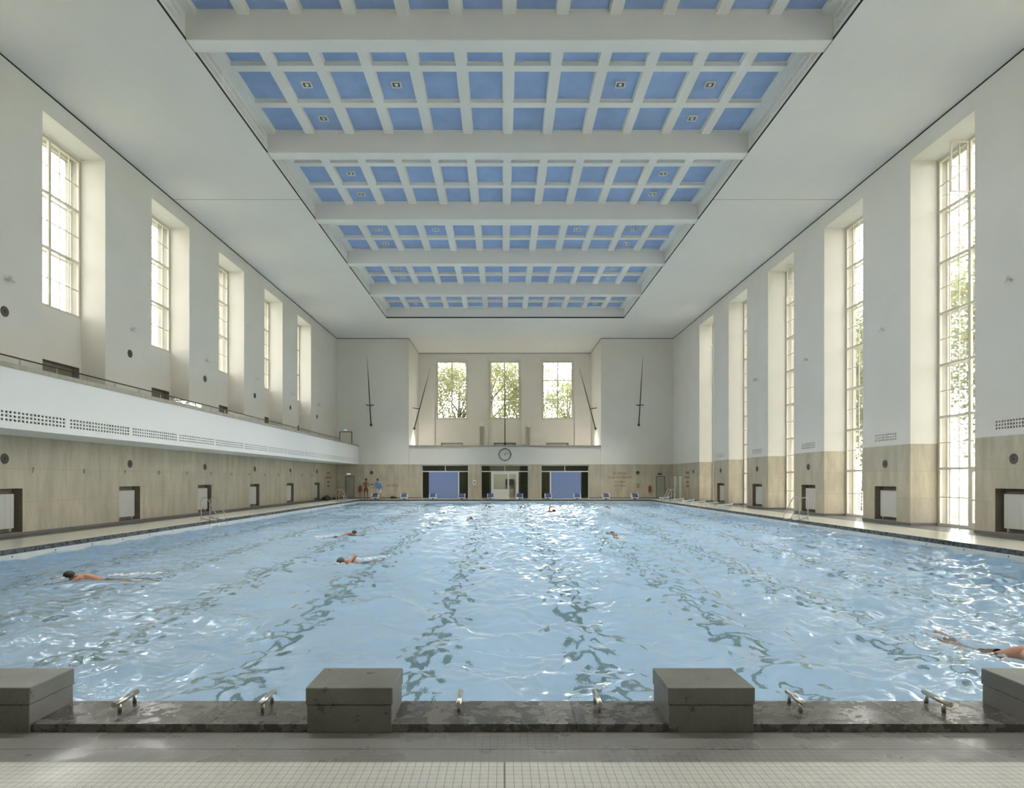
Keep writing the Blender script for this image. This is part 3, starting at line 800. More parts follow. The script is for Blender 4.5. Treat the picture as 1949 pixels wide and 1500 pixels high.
sign([LINES[3]], (fpx(747), YF, 0), f_far, 'faded red painted two-word German line on the left pier of the far wall')
sign(LINES, (-XW, 54.6, 0), f_left, 'faded red painted ban lettering on the left wall below the gallery', .8)
sign(LINES, (XW, 52.9, 0), f_right, 'faded red painted ban lettering on the right wall near the two narrow white doors', .8)
NUMW = 'six seven eight nine ten eleven twelve thirteen fourteen fifteen sixteen seventeen eighteen nineteen'.split()
for i in range(14):
    y = 17.75+2.5*i if i else 17.8
    n_ = str(6+i)
    o = text_mesh(n_, .10*len(n_), .17, M_num, f_left, 'wall_numeral'); o.location = (-XW, 20.28+2.47*(i-1), 2.03)
    tag(o, f'small dark painted numeral {NUMW[i]} on the stone wall under the left gallery', 'number')

# ------------------------------------------------------------ clock and poles
ck = empty('wall_clock', (fpx(961), YF+.12, 3.97))
b = MB(); n = 48
b.tube([(math.cos(2*PI*k/n)*.53, -.05, math.sin(2*PI*k/n)*.53) for k in range(n+1)], .03, 8, False); b.build('rim', M_iron, ck)
for k in range(4):
    a = k*PI/2; MB().tube([(math.cos(a)*.5, -.05, math.sin(a)*.5), (math.cos(a)*.6, -.05, math.sin(a)*.6)], .028, 6).build('hour_stud', M_iron, ck)
    MB().tube([(math.cos(a)*.55, -.05, math.sin(a)*.55), (math.cos(a)*.55, .0, math.sin(a)*.55)], .014, 6).build('bracket', M_iron, ck)
def hand(ang, L, w):
    dx, dz = math.sin(ang), math.cos(ang)
    MB().tube([(-dx*.08, -.05, -dz*.08), (dx*L, -.05, dz*L)], [w, w*.5], 6).build('hand', M_speaker, ck)
hand(math.radians(25), .40, .016); hand(math.radians(60), .42, .02)
MB().tube([(0, 0, 0), (0, -.07, 0)], .03, 12).build('hub', M_speaker, ck)
tag(ck, 'large open ring wall clock with dark rim on the far gallery parapet', 'clock')
def pole(base, tip, brk, label):
    r = empty('flag_pole', base); B = Vector(base); T = Vector(tip)-B
    MB().tube([(0, 0, 0), tuple(T*.08), tuple(T*.6), tuple(T)], [.055, .05, .04, .008], 10).build('shaft', M_iron, r)
    MB().disc((0, 0, -.12), (0, 0, 1), [(0, 0), (.09, .03), (.12, .12), (.09, .21), (0, .24)], 12).build('ball_foot', M_iron, r)
    if brk:
        for i, (p, q_) in enumerate(brk): MB().tube([tuple(Vector(p)-B), tuple(Vector(q_)-B)], .04, 8).build('bracket', M_iron, r)
    return tag(r, label, 'pole')
for s, sd in ((-1, 'left'), (1, 'right')):
    x = s*12.03; z0, z1 = 6.62, 12.4; y0, y1 = YF-.13, YF-1.7
    t = (8.35-z0)/(z1-z0); yb = y0+(y1-y0)*t
    pole((x, y0, z0), (x-s*(-.02), y1, z1), [((x-.35, yb, 8.35), (x+.35, yb, 8.35)), ((x, yb, 8.35), (x, YF, 8.35))], f'dark tapering pole with a short crossbar leaning off the {sd} pier of the far wall')
    yy = 60.0; x0 = s*(XR-.13); x1 = s*7.02; z0, z1 = 6.5, 12.2; t = (8.4-z0)/(z1-z0); xb = x0+(x1-x0)*t
    pole((x0, yy, z0), (x1, yy, z1), [((xb-s*.05, yy, 8.35), (s*XR, yy, 8.45))], f'dark tapering pole slanting inward from the {sd} side wall of the far recess')
pole((fpx(961), YF+.2, 4.93), (fpx(961)+.0, YF-1.5, 11.4), None, 'dark upright pole standing on the far gallery parapet above the clock')
for i, s in enumerate((-1, 1)):
    r = empty('wall_cabinet', (s*2.33+.01, YB, 3.95))
    bx(-.2, .2, -.1, 0, 0, .32).build('base', M_white, r); bx(-.18, .18, -.12, 0, .32, 3.1).build('grille_panel', M_stonecap, r)
    bx(-.2, .2, -.13, 0, 3.1, 3.5).build('cap', M_white, r)
    tag(r, f"tall narrow grey cabinet with white cap {'left' if s < 0 else 'right'} of the middle far window", 'cabinet')

# ------------------------------------------------------------ openings under the far gallery
for i, (a, c) in enumerate(OPEN):
    r = struct(empty(f'door_{i+1}', (0, YF+.3, 0)))
    b = MB(); w = .05
    b.box(a, a+w, 0, .06, 0, 3.0); b.box(c-w, c, 0, .06, 0, 3.0); b.box(a, c, 0, .06, 2.95, 3.0); b.box(a, c, -.01, .07, 2.4, 2.48)
    m = (a+c)/2; b.box(m-.03, m+.03, 0, .06, 2.45, 3.0)
    if i == 0: b.box(fpx(871.8), fpx(873.6), 0, .06, 0, 2.4)
    if i == 2: b.box(fpx(1047), fpx(1049.5), 0, .06, 0, 2.4)
    b.build('door_frame', M_white, r)
    if i != 1:
        p0, p1 = (fpx(815.5), fpx(871.8)) if i == 0 else (fpx(1049.6), fpx(1106.5))
        bx(p0, p1, .01, .05, .02, 2.4).build('blue_panel', M_bluepan, r)
        bx(a+w, p0-.003, .025, .035, 0, 2.4).build('glass_pane', M_darkglass, r); bx(p1+.08, c-w, .025, .035, 0, 2.4).build('glass_pane', M_darkglass, r)
    else:
        l, rr = fpx(934.8), fpx(987); x1, x2 = fpx(939.6), fpx(966); x3, x4 = fpx(969), fpx(982)
        b = MB(); b.box(l, x1, -.04, .05, 0, 2.4); b.box(x4, rr, -.04, .05, 0, 2.4); b.box(l, rr, -.04, .05, 2.2, 2.42)
        b.box(x2, x3, -.04, .05, 0, 2.2); b.build('entrance_frame', M_white, r)
        lf_ = bx(x1, x2, -.02, .03, 0, .83).build('kick_panel', M_white, r)
        bx(x1, x2, 0, .01, .83, 2.2).build('door_pane', M_glass, r); bx(x3, x4, 0, .01, .03, 2.2).build('door_pane', M_glass, r)
        bx(x3-.02, x3+.12, -.1, -.05, .95, 1.02).build('door_handle', M_steel, r)
        bx(a+w, l, .025, .035, 0, 2.4).build('glass_pane', M_darkglass, r); bx(rr, c-w, .025, .035, 0, 2.4).build('glass_pane', M_darkglass, r)
    bx(a+w, c-w, .025, .035, 2.48, 2.95).build('top_light', M_darkglass, r)
# foyer behind
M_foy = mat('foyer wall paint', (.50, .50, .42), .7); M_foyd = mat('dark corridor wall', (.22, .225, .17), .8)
b = MB()
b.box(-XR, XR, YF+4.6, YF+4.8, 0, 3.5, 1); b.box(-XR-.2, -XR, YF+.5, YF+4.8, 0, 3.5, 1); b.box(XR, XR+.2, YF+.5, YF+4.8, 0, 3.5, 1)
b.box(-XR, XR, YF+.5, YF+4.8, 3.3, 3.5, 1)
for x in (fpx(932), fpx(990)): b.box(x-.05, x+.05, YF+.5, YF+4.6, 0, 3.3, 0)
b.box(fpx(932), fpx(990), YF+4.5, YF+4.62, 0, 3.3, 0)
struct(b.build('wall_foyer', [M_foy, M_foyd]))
mon = empty('display_cabinet', (.5, YF+4.2, 0)); bx(-.42, .38, 0, .2, .85, 1.75).build('screen', M_iron, mon); bx(-.4, .36, -.01, 0, .9, 1.15).build('counter_front', M_greyhole, mon); bx(-.3, .3, .02, .2, 0, .85).build('pedestal', M_door, mon)
tag(mon, 'dark framed cabinet seen through the white glazed entrance door', 'cabinet')
fl = empty('foyer_fill_lamp', (.1, YF+2.6, 3.3)); bx(-.6, .6, -.15, .15, -.06, 0).build('housing', M_white, fl); bx(-.55, .55, -.12, .12, -.07, -.061).build('diffuser', M_fill_lamp, fl)  # lamp added to brighten the room behind the entrance glass
tag(fl, 'added fill lamp inside the foyer behind the glazed entrance', 'ceiling light')
for sx, sd in ((-5.2, 'left'), (5.3, 'right')):
    o = dup(fl); o.location = (sx, YF+2.6, 3.3); tag(o, f'added fill lamp in the dim corridor behind the {sd} blue panel', 'ceiling light')  # copies added to lighten the dark side panes
# single doors of the far wall, gallery door frame, side doors
def sdoor(nm, x0, x1, hinge):
    r = struct(empty(nm, (0, YF+.12, 0)))
    b = MB(); b.box(x0, x0+.05, -.08, 0, 0, 2.02); b.box(x1-.05, x1, -.08, 0, 0, 2.02); b.box(x0, x1, -.08, 0, 1.97, 2.02); b.build('door_frame', M_doorframe, r)
    bx(x0+.05, x1-.05, -.045, -.005, 0, 1.97).build('door_leaf', M_door, r)
    xx = x0+.12 if hinge > 0 else x1-.12
    MB().tube([(xx, -.045, 1.02), (xx, -.09, 1.02), (xx+hinge*.1, -.09, 1.02)], .011, 6).build('door_handle', M_steel, r)
    MB().box(x0+.07, x1-.07, -.06, -.045, .98, 1.0).build('push_bar', M_steel, r)
sdoor('door_4', fpx(657), fpx(674.5), 1); sdoor('door_5', fpx(1248.5), fpx(1266.5), 1)
r = struct(empty('door_6', (0, YF, 3.95))); x0, x1 = fpx(646.5), fpx(670.5)
MB().box(x0, x0+.05, -.06, 0, 0, 2.08).box(x1-.05, x1, -.06, 0, 0, 2.08).box(x0, x1, -.06, 0, 2.03, 2.08).build('door_frame', M_doorframe, r)
bx(x0+.05, x1-.05, -.02, 0, 0, 2.03).build('door_leaf', M_plaster, r)
for n_, (a, c) in ((7, (54.72, 55.58)), (8, (56.37, 57.18))):
    r = struct(empty(f'door_{n_}', (XW, 0, 0))); bx(.02, .058, a, c, 0, 2.0).build('door_leaf', M_white, r)
    bx(0, .02, c-.14, c-.1, .98, 1.1).build('door_handle', M_steel, r)
for i, (px, z, lit, yy) in enumerate(((663.7, 2.2, 1, YF), (1255.5, 2.2, 0, YF), (658, 6.15, 1, YF))):
    r = empty('exit_sign', (fpx(px), yy, z)); bx(-.17, .17, -.06, 0, -.06, .09).build('case', M_iron if not lit else M_white, r)
    bx(-.14, .14, -.066, -.06, -.03, .06).build('sign_face', M_exit if lit else M_speaker, r)
    tag(r, ['small lit exit sign above the grey door under the left gallery', 'small dark exit sign above the grey door at the far right', 'small lit exit sign above the gallery door at the far left'][i], 'sign')
# extinguishers
for i, px in enumerate((686, 1236)):
    r = empty('fire_extinguisher', (fpx(px), YF, .62)); x = 0
    MB().disc((0, -.12, 0), (0, 0, 1), [(0, 0), (.1, 0), (.11, .03), (.11, .42), (.08, .49), (.03, .52), (0, .52)], 16).build('cylinder', M_red, r)
    MB().tube([(0, -.12, .51), (0, -.12, .56), (.08, -.14, .57)], .02, 8).build('valve', M_iron, r)
    MB().tube([(.02, -.14, .55), (.14, -.16, .45), (.14, -.16, .15)], .014, 8).build('hose', M_iron, r)
    bx(-.12, .12, -.03, 0, .12, .18).build('wall_bracket', M_iron, r)
    tag(r, 'red fire extinguisher on the far wall left of the tanned standing person' if i == 0 else 'red fire extinguisher on the far wall beside the right grey door', 'fire extinguisher')
for i, px in enumerate((707.5, 1214.5)):
    r = empty('notice_board', (fpx(px), YF, .98)); bx(-.13, .13, -.02, 0, 0, .36).build('board', M_speaker, r)
    bx(-.11, .11, -.024, -.02, .04, .16).build('paper', M_white if i == 0 else M_stonecap, r); bx(-.11, .11, -.024, -.02, .2, .32).build('paper', M_stonecap, r)
    tag(r, f"small notice board with pale papers on the {'left' if i == 0 else 'right'} pier of the far wall", 'notice')
r = empty('notice_plate', (fpx(903), YF+.12, 1.25)); bx(-.15, .15, -.02, 0, 0, .42).build('plate', M_white, r); bx(-.08, .08, -.024, -.02, .08, .3).build('symbol', M_bluepan, r)
tag(r, 'small white notice plate on the stone pillar left of the entrance', 'notice')

# ------------------------------------------------------------ far starting blocks, side starting blocks
def fblock():
    r = empty('starting_platform')
    sh = [(-.30, .12), (-.30, .36), (.30, .50), (.32, .42), (.1, .1), (-.1, .06)]   # (y, z) side outline, y toward the hall end
    b = MB(); b.prism([(p[0], p[1]) for p in sh], 'x', -.30, -.25); b.prism([(p[0], p[1]) for p in sh], 'x', .25, .30)
    b.prism([(-.30, .12), (-.30, .17), (.1, .15), (.1, .1)], 'x', -.25, .25); b.prism([(.28, .40), (.30, .50), (.34, .49), (.32, .40)], 'x', -.25, .25)
    b.build('shell', M_plastic, r)
    b = MB(); b.prism([(-.28, .20), (-.29, .24), (.28, .50), (.29, .46)], 'x', -.25, .25); b.build('tread', M_bluetop, r)
    bx(-.06, .06, -.08, .08, -.02, .14).build('pedestal', M_iron, r)
    bx(-.12, .12, -.12, .12, -.0, .015).build('foot_plate', M_steel, r)
    return r
fb = None
for i in range(10):
    x = -11.25+2.5*i
    if fb is None: fb = o = fblock()
    else: o = dup(fb)
    o.location = (x, PY1+.42, 0)
    tag(o, f'white starting platform with blue tread at the far edge, {["leftmost","second from the left","third from the left","fourth from the left","fifth from the left","fifth from the right","fourth from the right","third from the right","second from the right","rightmost"][i]}', 'starting platform', 'blue topped starting platforms at the far end')
def sblock():
    r = empty('low_starting_stand')
    b = MB(); b.prism([(-.36, .22), (-.36, .26), (.32, .34), (.36, .30), (.32, .27)], 'y', -.28, -.24); b.prism([(-.36, .22), (-.36, .26), (.32, .34), (.36, .30), (.32, .27)], 'y', .24, .28)
    b.box(-.37, -.33, -.28, .28, .21, .27); b.build('frame', M_plastic, r)
    MB().prism([(-.33, .25), (-.33, .265), (.31, .345), (.31, .33)], 'y', -.24, .24).build('tread', M_bluetop, r)
    for x, y in ((-.25, -.26), (-.25, .26), (.26, -.26), (.26, .26)): MB().tube([(x, y, 0), (x*.92, y, .25)], .018, 8).build('leg', M_plastic, r)
    return r
sb = None
for i, D in enumerate((37.5, 40.0, 42.5, 45.0, 47.5, 51.6)):
    if sb is None: sb = o = sblock()
    else: o = dup(sb)
    o.location = (PX+.42, D, 0)
    tag(o, f'low white-framed stand with blue top on the right pool deck, {NM5[i]} from the camera', 'starting platform', 'low starting stands along the right pool edge')

# ------------------------------------------------------------ pool ladders
def arc(c, r, a0, a1, n, f): return [f(c[0]+math.cos(a)*r, c[1]+math.sin(a)*r) for a in np.linspace(a0, a1, n)]
def ladder():
    r = empty('pool_ladder')   # +x points into the pool
    for y in (-.4, .4):
        f = lambda a, z, y=y: (float(a), y, float(z))
        pts = [f(-.33, 0), f(-.33, .3), f(-.33, .78)] + arc((-.17, .80), .16, PI, .35, 8, f) + [f(.22, .42), f(.36, .16)] + arc((.27, .11), .10, .4, -PI/2-.1, 7, f) + [f(.1, .015), f(-.12, .06), f(-.3, .10)]
        MB().tube(pts, .02, 8).build('rail', M_steel, r)
        MB().disc((-.33, y, 0), (0, 0, 1), [(0, .02), (.05, .02), (.055, 0)], 12).build('floor_rosette', M_steel, r)
    for y in (-.36, .36): bx(.0, .07, y-.05, y+.05, -.62, -.13).build('side_plate', M_plastic, r)
    for z in (-.22, -.47, -.72): bx(.0, .12, -.36, .36, z, z+.035).build('step', M_plastic, r)
    return r
ld = None
for i, (s, D) in enumerate(((-1, 27.1), (1, 27.6), (-1, 48.7), (1, 48.8))):
    if ld is None: ld = o = ladder()
    else: o = dup(ld)
    o.location = (s*PX, D, 0); o.rotation_euler = (0, 0, 0 if s < 0 else PI)
    tag(o, ['steel pool ladder with looped rails on the left pool edge, the nearer one', 'steel pool ladder with looped rails on the right pool edge, the nearer one', 'steel pool ladder in the far left corner of the pool', 'steel pool ladder in the far right corner of the pool'][i], 'pool ladder', 'looped pool ladders')

# ------------------------------------------------------------ bags
def bag(loc, sx, sy, sz, label, seed):
    rr = random.Random(seed); r = empty('sports_bag', loc); b = bmesh.new(); bmesh.ops.create_icosphere(b, subdivisions=3, radius=1)
    for v in b.verts:
        k = 1+.12*math.sin(v.co.x*5+seed)+.1*math.sin(v.co.y*7+seed*2)
        v.co = Vector((v.co.x*sx*k, v.co.y*sy*k, max(-.9, v.co.z)*sz*k+sz*.95))
    me = bpy.data.meshes.new('body'); b.to_mesh(me); b.free(); me.materials.append(M_bag)
    for p in me.polygons: p.use_smooth = True
    o = bpy.data.objects.new('body', me); C.objects.link(o); o.parent = r
    MB().tube([(-sx*.6, 0, sz*1.6), (-sx*.3, 0, sz*2.3), (sx*.3, 0, sz*2.3), (sx*.6, 0, sz*1.6)], .02, 6).build('handle', M_bag, r)
    tag(r, label, 'bag')
bag((-14.6, 52.2, 0), .35, .55, .18, 'large dark sports bag on the floor at the far end of the left wall', 1)
bag((-14.3, 53.9, 0), .25, .3, .11, 'small dark bag on the floor just behind the large bag by the left wall', 2)
bag((-10.0, 56.9, 0), .30, .2, .10, 'dark bag against the far wall behind the stooping man', 3)

# ------------------------------------------------------------ people
def skin_body(name, nodes, edges, parent, m, root=0, sub=2):
    """nodes: list of (x,y,z,r); one continuous skinned surface"""
    me = bpy.data.meshes.new(name); me.from_pydata([n[:3] for n in nodes], edges, []); o = bpy.data.objects.new(name, me); C.objects.link(o)
    md = o.modifiers.new('s', 'SKIN'); md.use_smooth_shade = True; md.branch_smoothing = .6
    me.skin_vertices or None
    if not me.skin_vertices:
        bm = bmesh.new(); bm.from_mesh(me); bm.verts.layers.skin.verify(); bm.to_mesh(me); bm.free()
    for i, n in enumerate(nodes):
        sv = me.skin_vertices[0].data[i]; rr = n[3]; sv.radius = rr if isinstance(rr, tuple) else (rr, rr); sv.use_root = (i == root)
    o.modifiers.new('d', 'SUBSURF').levels = sub; o.modifiers['d'].render_levels = sub
    bpy.context.view_layer.update()
    m2 = bpy.data.meshes.new_from_object(o.evaluated_get(bpy.context.evaluated_depsgraph_get())); bpy.data.objects.remove(o)
    m2.name = name; m2.materials.clear(); m2.materials.append(m)
    for p in m2.polygons: p.use_smooth = True
    o = bpy.data.objects.new(name, m2); C.objects.link(o); o.parent = parent; return o
def hand_nodes(N, E, wi, d, side):
    """palm + five fingers continuing direction d from wrist index wi"""
    d = Vector(d).normalized(); w = Vector(N[wi][:3]); up = Vector(side).normalized(); c = d.cross(up).normalized()
    def add(p, r, j): N.append((*p, r)); E.append((j, len(N)-1)); return len(N)-1
    pm = add(w+d*.07, .024, wi)
    for k, L in ((-1.5, .065), (-.5, .08), (.5, .075), (1.5, .055)):
        a = add(w+d*.10+up*k*.019, .009, pm); b_ = add(w+d*(.10+L*.5)+up*k*.021+c*.008, .0085, a); add(w+d*(.10+L)+up*k*.021+c*.022, .007, b_)
    a = add(w+d*.05-up*.035, .010, pm); add(w+d*.09-up*.055+c*.01, .008, a)
def head_parts(r, c, fw, up, hairm, k=1.0):
    """skull+face as hair cap, nose, ears, eyes; c = head centre"""
    c = Vector(c); fw = Vector(fw).normalized(); up = Vector(up).normalized(); sd = fw.cross(up).normalized()
    b = bmesh.new(); bmesh.ops.create_uvsphere(b, u_segments=20, v_segments=12, radius=1)
    kill = []
    for v in b.verts:
        x, y, z = v.co; 
        if y > .25 and z < .42 or z < -.5: kill.append(v)
        v.co = sd*(x*.092*k)+fw*(y*.108*k)+up*(z*.118*k+.012)
    bmesh.ops.delete(b, geom=kill, context='VERTS'); me = bpy.data.meshes.new('hair'); b.to_mesh(me); b.free(); me.materials.append(hairm)
    for p in me.polygons: p.use_smooth = True
    o = bpy.data.objects.new('hair', me); C.objects.link(o); o.parent = r; o.location = c
    sdm = o.modifiers.new('s', 'SOLIDIFY'); sdm.thickness = .012; sdm.offset = 1
    for s in (-1, 1):
        e = MB(); p = c+fw*.086*k+sd*s*.032*k+up*.01; e.disc(tuple(p), tuple(fw), [(0, .008), (.008, .006), (.011, 0)], 8); e.build('eye', M_hair, r)
def person_stand(name, loc, rz, skin, hairm, label, lean=0, crossed=True, clothes=None):
    r = empty(name, loc, rz)   # faces -y
    N = []; E = []
    def ad(x, y, z, rr, j=None):
        N.append((x, y, z, rr)); 
        if j is not None: E.append((j, len(N)-1))
        return len(N)-1
    L = lambda z: -lean*max(0, z-.92)
    P = ad(0, 0, .95, (.15, .11)); w = ad(0, L(1.12), 1.12, (.135, .10), P); ch = ad(0, L(1.32), 1.32, (.165, .115), w)
    sh = ad(0, L(1.46), 1.46, (.12, .085), ch); nk = ad(0, L(1.54)-.01, 1.54, .052, sh); hd = ad(0, L(1.63)-.03, 1.63, (.072, .082), nk); tp = ad(0, L(1.73)-.03, 1.72, (.07, .08), hd)
    ns = ad(0, L(1.65)-.125, 1.635, .013, hd)
    for s in (-1, 1): ad(s*.082, L(1.64)-.015, 1.64, .016, hd)
    for s in (-1, 1):
        hp = ad(s*.10, .0, .88, .088, P); kn = ad(s*.12, -.02 if lean == 0 else -.06, .49, .058, hp); cf = ad(s*.125, .02, .34, .053, kn); an = ad(s*.125, .02, .09, .036, cf)
        hl = ad(s*.125, .03, .045, .034, an); ad(s*.135, -.07, .035, .032, hl); ad(s*.145, -.15, .025, .024, len(N)-1)
        s1 = ad(s*.19, L(1.43), 1.43, .058, sh)
        if crossed:
            el = ad(s*.25, L(1.18)-.04, 1.16, .042, s1); wr = ad(-s*.02, -.21, 1.22+s*.03, .028, el); hand_nodes(N, E, wr, (-s*1, .1, .05), (0, 0, 1))
        else:
            hz = .86 if s < 0 else .95
            el = ad(s*.29, L(1.18)+(-.04 if s > 0 else 0), 1.17, .042, s1); wr = ad(s*(.26 if s < 0 else .36), L(1.0)-.12, hz, .028, el); hand_nodes(N, E, wr, (0, -.3, -1), (0, 1, 0))
    skin_body('body', N, E, r, skin)
    head_parts(r, (0, L(1.66)-.03, 1.675), (0, -1, -.1-lean*.8), (0, -.1-lean*.8, 1), hairm)
    if clothes: clothes(r, L)
    return tag(r, label, 'person')
def ring_shell(b, rows, n=20, cx=0):
    rings = [[b.v((cx+math.cos(2*PI*k/n)*rx, cy+math.sin(2*PI*k/n)*ry, z)) for k in range(n)] for z, rx, ry, cy in rows]
    for A, B in zip(rings, rings[1:]):
        for k in range(n):
            f = b.bm.faces.new([A[k], A[(k+1) % n], B[(k+1) % n], B[k]]); f.smooth = True
def trunks(m, zt=1.0, zb=.70):
    def f(r, L):
        b = MB()
        ring_shell(b, [(zt, .142, .112, 0), (.95, .158, .125, 0), (.88, .172, .13, 0), (.84, .165, .12, 0)])
        for s in (-1, 1): ring_shell(b, [(.90, .07, .105, 0), (.82, .088, .108, -.01), ((.82+zb)/2, .088, .1, -.015), (zb, .086, .094, -.02)], 16, s*.105)
        b.build('shorts', m, r)
    return f
def shirt_shorts(r, L):
    trunks(M_shorts, 1.0, .55)(r, L)
    b = MB()
    ring_shell(b, [(.92, .175, .14, L(.92)), (1.05, .175, .14, L(1.05)), (1.2, .18, .14, L(1.2)), (1.34, .205, .15, L(1.34)), (1.43, .225, .13, L(1.43)), (1.50, .17, .105, L(1.5)), (1.535, .09, .085, L(1.53)), (1.55, .068, .068, L(1.54))])
    for s in (-1, 1): b.tube([(s*.12, L(1.43), 1.45), (s*.21, L(1.40)-.005, 1.41), (s*.27, L(1.28)-.01, 1.28), (s*.30, L(1.2), 1.18)], [.095, .085, .075, .078], 14, False)
    b.build('shirt', M_shirt, r)
person_stand('person', (fpx(696.8, 55.2), 55.2, 0), .15, M_skin2, M_hair, 'bare-chested tanned person standing with arms folded at the far left pool end', 0, True, trunks(M_trunks))
person_stand('person', (fpx(721.5, 55.35), 55.35, 0), -.1, M_skin, M_hair, 'person in a light blue shirt and pale shorts stooping at the far pool end', .55, False, shirt_shorts)

def swimmer(loc, heading, skin, hairm, label, arm='up', k=.86, splash=True):
    r = empty('person', loc, heading)  # swims toward +x, z=0 water line
    N = []; E = []
    def ad(x, y, z, rr, j=None):
        N.append((x*k, y*k, z*k, rr if isinstance(rr, tuple) else rr*k))
        if j is not None: E.append((j, len(N)-1))
        return len(N)-1
    P = ad(-.43, 0, -.22, .12); w = ad(-.25, 0, -.13, .12, P); ch = ad(-.02, 0, -.02, .15, w); sh = ad(.14, 0, .0, .11, ch)
    nk = ad(.24, 0, .02, .055, sh); hd = ad(.35, 0, .045, .085, nk); ad(.43, 0, .03, .075, hd); ad(.36, -.03, -.09, .014, hd)
    for s in (-1, 1):
        h = ad(-.53, s*.09, -.26, .085, P); kn = ad(-.94, s*.10, -.36-.05*s, .055, h); cf = ad(-1.08, s*.1, -.36-.04*s, .052, kn); an = ad(-1.34, s*.09, -.30, .034, cf); ad(-1.52, s*.09, -.27, .028, an)
        s1 = ad(.13, s*.19, .0, .058, sh)
        if s > 0 and arm == 'up': el = ad(.18, .36, .24, .042, s1); wr = ad(.42, .40, .06, .028, el); hand_nodes(N, E, wr, (.7, .05, -.6), (0, 1, 0))
        elif s > 0 and arm == 'high': el = ad(.22, .30, .32, .042, s1); wr = ad(.46, .26, .36, .028, el); hand_nodes(N, E, wr, (.9, 0, -.35), (0, 1, 0))
        else: el = ad(.36, s*.24, -.12, .042, s1); wr = ad(.60, s*.22, -.14, .028, el); hand_nodes(N, E, wr, (1, 0, -.1), (0, 1, 0))
    skin_body('body', N, E, r, skin)
    b = bmesh.new(); bmesh.ops.create_uvsphere(b, u_segments=18, v_segments=12, radius=1)
    for v in b.verts: v.co = Vector((v.co.x*.125*k+.385*k, v.co.y*.10*k, v.co.z*.10*k+.055*k))
    bmesh.ops.delete(b, geom=[v for v in b.verts if v.co.z < -.0*k], context='VERTS')
    me = bpy.data.meshes.new('hair'); b.to_mesh(me); b.free(); me.materials.append(hairm)
    for p in me.polygons: p.use_smooth = True
    o = bpy.data.objects.new('hair', me); C.objects.link(o); o.parent = r
    MB().disc((-.47*k, 0, -.235*k), (1, 0, .35), [(.135*k, -.12), (.15*k, 0), (.138*k, .12)], 16).build('swim_trunks', M_trunks, r)
    tag(r, label, 'person')
    if splash:
        rr = random.Random(int(loc[1]*100)); b = bmesh.new()
        for i in range(70):
            t = rr.random(); px = (-.35-1.3*t)*k if i > 16 else rr.gauss(.48, .05)*k; py = rr.gauss(0, .05+.09*t)*k+(.16 if i % 2 else -.16)*(1-t)*k; s_ = rr.uniform(.008, .028)
            mtx = Matrix.Translation((px, py, .004+abs(rr.gauss(0, .008)))) @ Matrix.Diagonal((s_*rr.uniform(1.5, 3), s_*rr.uniform(.8, 1.6), s_*.5, 1))
            bmesh.ops.create_icosphere(b, subdivisions=1, radius=1, matrix=mtx)
        me = bpy.data.meshes.new('water_splash'); b.to_mesh(me); b.free(); me.materials.append(M_foam)
        for p in me.polygons: p.use_smooth = True
        o = bpy.data.objects.new('water_splash', me); C.objects.link(o); o.location = loc; o.rotation_euler = (0, 0, heading)
        tag(o, 'white foam trailing behind the '+label.split(',')[0].replace('person ', 'person '), 'foam', None, 'stuff')
def wpt(px, py, dz=0):
    D = F*(EYE-ZW)/(py-912); return ((px-957)/F*D+CX, D, ZW+dz)
swimmer(wpt(168, 1101, .04), PI+.35, M_skin, M_hair, 'dark-haired person swimming front crawl in the near left of the pool, shoulder above water', 'none')
swimmer(wpt(668, 1071, .03), PI+1.0, M_skin, M_capg, 'person in a dark cap swimming left of the pool centre, one arm over the water', 'up')
swimmer(wpt(660, 1019, .03), .9, M_skin2, M_hair, 'person swimming away in the middle distance left of centre, head just above water', 'none')
swimmer(wpt(922, 967), .2, M_skin2, M_hair, 'person far off near the pool end with one arm arched, leftmost of the far swimmers', 'high')
swimmer(wpt(988, 970), .1, M_skin2, M_hair, 'person far off near the pool end just right of the centre, low in the water', 'up')
swimmer(wpt(1045, 974), .4, M_skin2, M_hair, 'person swimming far off right of centre amid bright glitter, arm raised', 'high')
swimmer(wpt(893, 990), 1.3, M_skin2, M_hair, 'person far off left of centre with only the head showing', 'none', splash=False)
swimmer(wpt(1170, 1020), 1.7, M_skin, M_hair, 'person swimming in the middle distance right of centre, pink shoulder showing', 'none')
swimmer(wpt(1157, 967), 1.5, M_skin2, M_hair, 'person far off at the right with only a dark head showing', 'none', splash=False)
swimmer((5.83, 7.35, ZW+.03), -1.35, M_skin, M_hair, 'reddish-brown haired person swimming at the right picture edge near the granite block', 'none')

# ------------------------------------------------------------ outdoors
struct(MB().box(-120, -17, -60, 180, -1.2, -.9).box(17, 120, -60, 180, -1.2, -.9).box(-17, 17, YB+1, 180, -1.2, -.9).box(-17, 17, -60, -3.6, -1.2, -.9).build('ground_lawn', M_lawn))
struct(bx(XW+1.5, XW+5.2, -10, 66, -.9, -.06).build('ground_terrace', M_terr))
rl = tag(empty('terrace_railing', (XW+5.0, 0, -.06)), 'pale horizontal bar railing outside beyond the right windows', 'railing')
for z in (.3, .5, .7, .9, 1.1): MB().tube([(0, 12, z), (0, 60, z)], .02, 6).build('bar', M_white, rl)
pp = None
for y in np.arange(12, 61, 2.0):
    if pp is None: pp = MB().tube([(0, 0, 0), (0, 0, 1.12)], .025, 6).build('post', M_white, rl); pp.location = (0, float(y), 0)
    else:
        p = pp.copy(); C.objects.link(p); p.location = (0, float(y), 0)
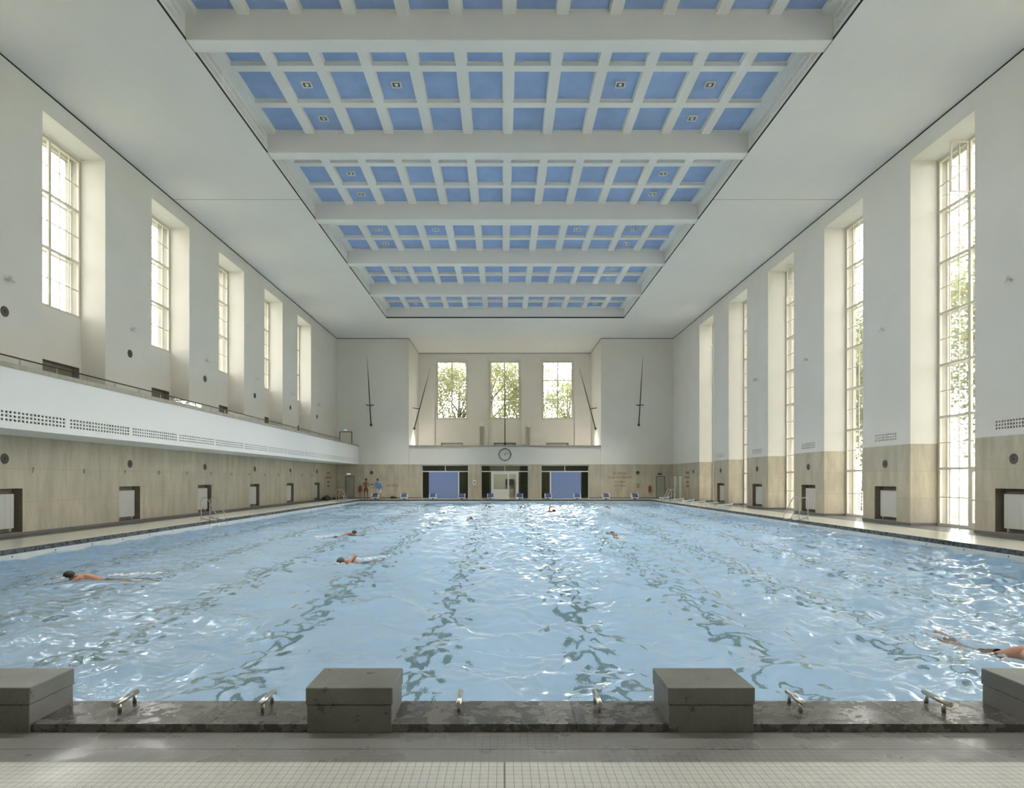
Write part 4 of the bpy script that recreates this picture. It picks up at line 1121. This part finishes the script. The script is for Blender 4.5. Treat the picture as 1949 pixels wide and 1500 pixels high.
def tree_mesh(seed, h, rad, nleaf, low=.25):
    r = np.random.default_rng(seed); ncl = 70
    cl = []
    while len(cl) < ncl:
        p = r.uniform(-1, 1, 3)
        if np.linalg.norm(p) < 1 : cl.append((p[0]*rad, p[1]*rad, h*(low+(1-low)/2)+p[2]*h*(1-low)/2))
    cl = np.array(cl); k = r.integers(0, ncl, nleaf); cen = cl[k]+r.normal(0, rad*.15, (nleaf, 3))
    s = r.uniform(.08, .17, nleaf); a = r.normal(0, 1, (nleaf, 3)); a /= np.linalg.norm(a, axis=1)[:, None]
    b_ = np.cross(a, r.normal(0, 1, (nleaf, 3))); b_ /= np.linalg.norm(b_, axis=1)[:, None]
    q4 = np.stack([cen-a*s[:, None], cen+b_*s[:, None]*.6, cen+a*s[:, None], cen-b_*s[:, None]*.6], 1).reshape(-1, 3)
    me = bpy.data.meshes.new('foliage'); me.from_pydata(q4.tolist(), [], np.arange(nleaf*4).reshape(-1, 4).tolist()); me.materials.append(M_leaf)
    b = MB(); b.tube([(0, 0, 0), (.1, .05, h*.3), (-.1, .1, h*.6), (0, 0, h*.85)], [.34, .27, .17, .05], 10)
    for i in range(9):
        a0 = r.uniform(0, 2*PI); z = h*r.uniform(.3, .65); e = r.uniform(.5, .9)*rad
        b.tube([(0, .05, z), (math.cos(a0)*e*.5, math.sin(a0)*e*.5, z+h*.1), (math.cos(a0)*e, math.sin(a0)*e, z+h*.22)], [.12, .08, .03], 6)
    return me, b
TV = []
for i, (h, rad) in enumerate(((19, 4.5), (16, 4.0), (21, 5.0))):
    me, b = tree_mesh(40+i, h, rad, 12500); t = b.build('trunk', M_bark); TV.append((me, t.data)); bpy.data.objects.remove(t)
def tree(v, loc, rz, label, grp):
    r = empty('tree', loc, rz)
    for nm_, me in (('foliage', TV[v][0]), ('trunk', TV[v][1])):
        o = bpy.data.objects.new(nm_, me); C.objects.link(o); o.parent = r
    tag(r, label, 'tree', grp)
bt = [(-9.5, 74, 0), (-5.0, 71.5, 1), (-1.6, 78, 2), (1.8, 72, 0), (7.6, 77, 1), (13, 73, 2)]
nmt = ['leftmost', 'second from the left', 'third from the left', 'third from the right', 'second from the right', 'rightmost']
for i, (x, y, v) in enumerate(bt): tree(v, (x, y, -.9), i*1.3, f'leafy green tree outside behind the far windows, {nmt[i]} of them', 'trees behind the far windows')
rt = [(27, 31, 2), (31, 38, 0), (26, 46, 1), (33, 54, 2), (28, 64, 0), (30, 74, 1), (36, 46, 1), (38, 64, 0)]
for i, (x, y, v) in enumerate(rt): tree(v, (x, y, -.9), i*2.1, f'leafy tree in the garden outside the tall right windows, {NM5[i]} from the camera', 'trees outside the right windows')
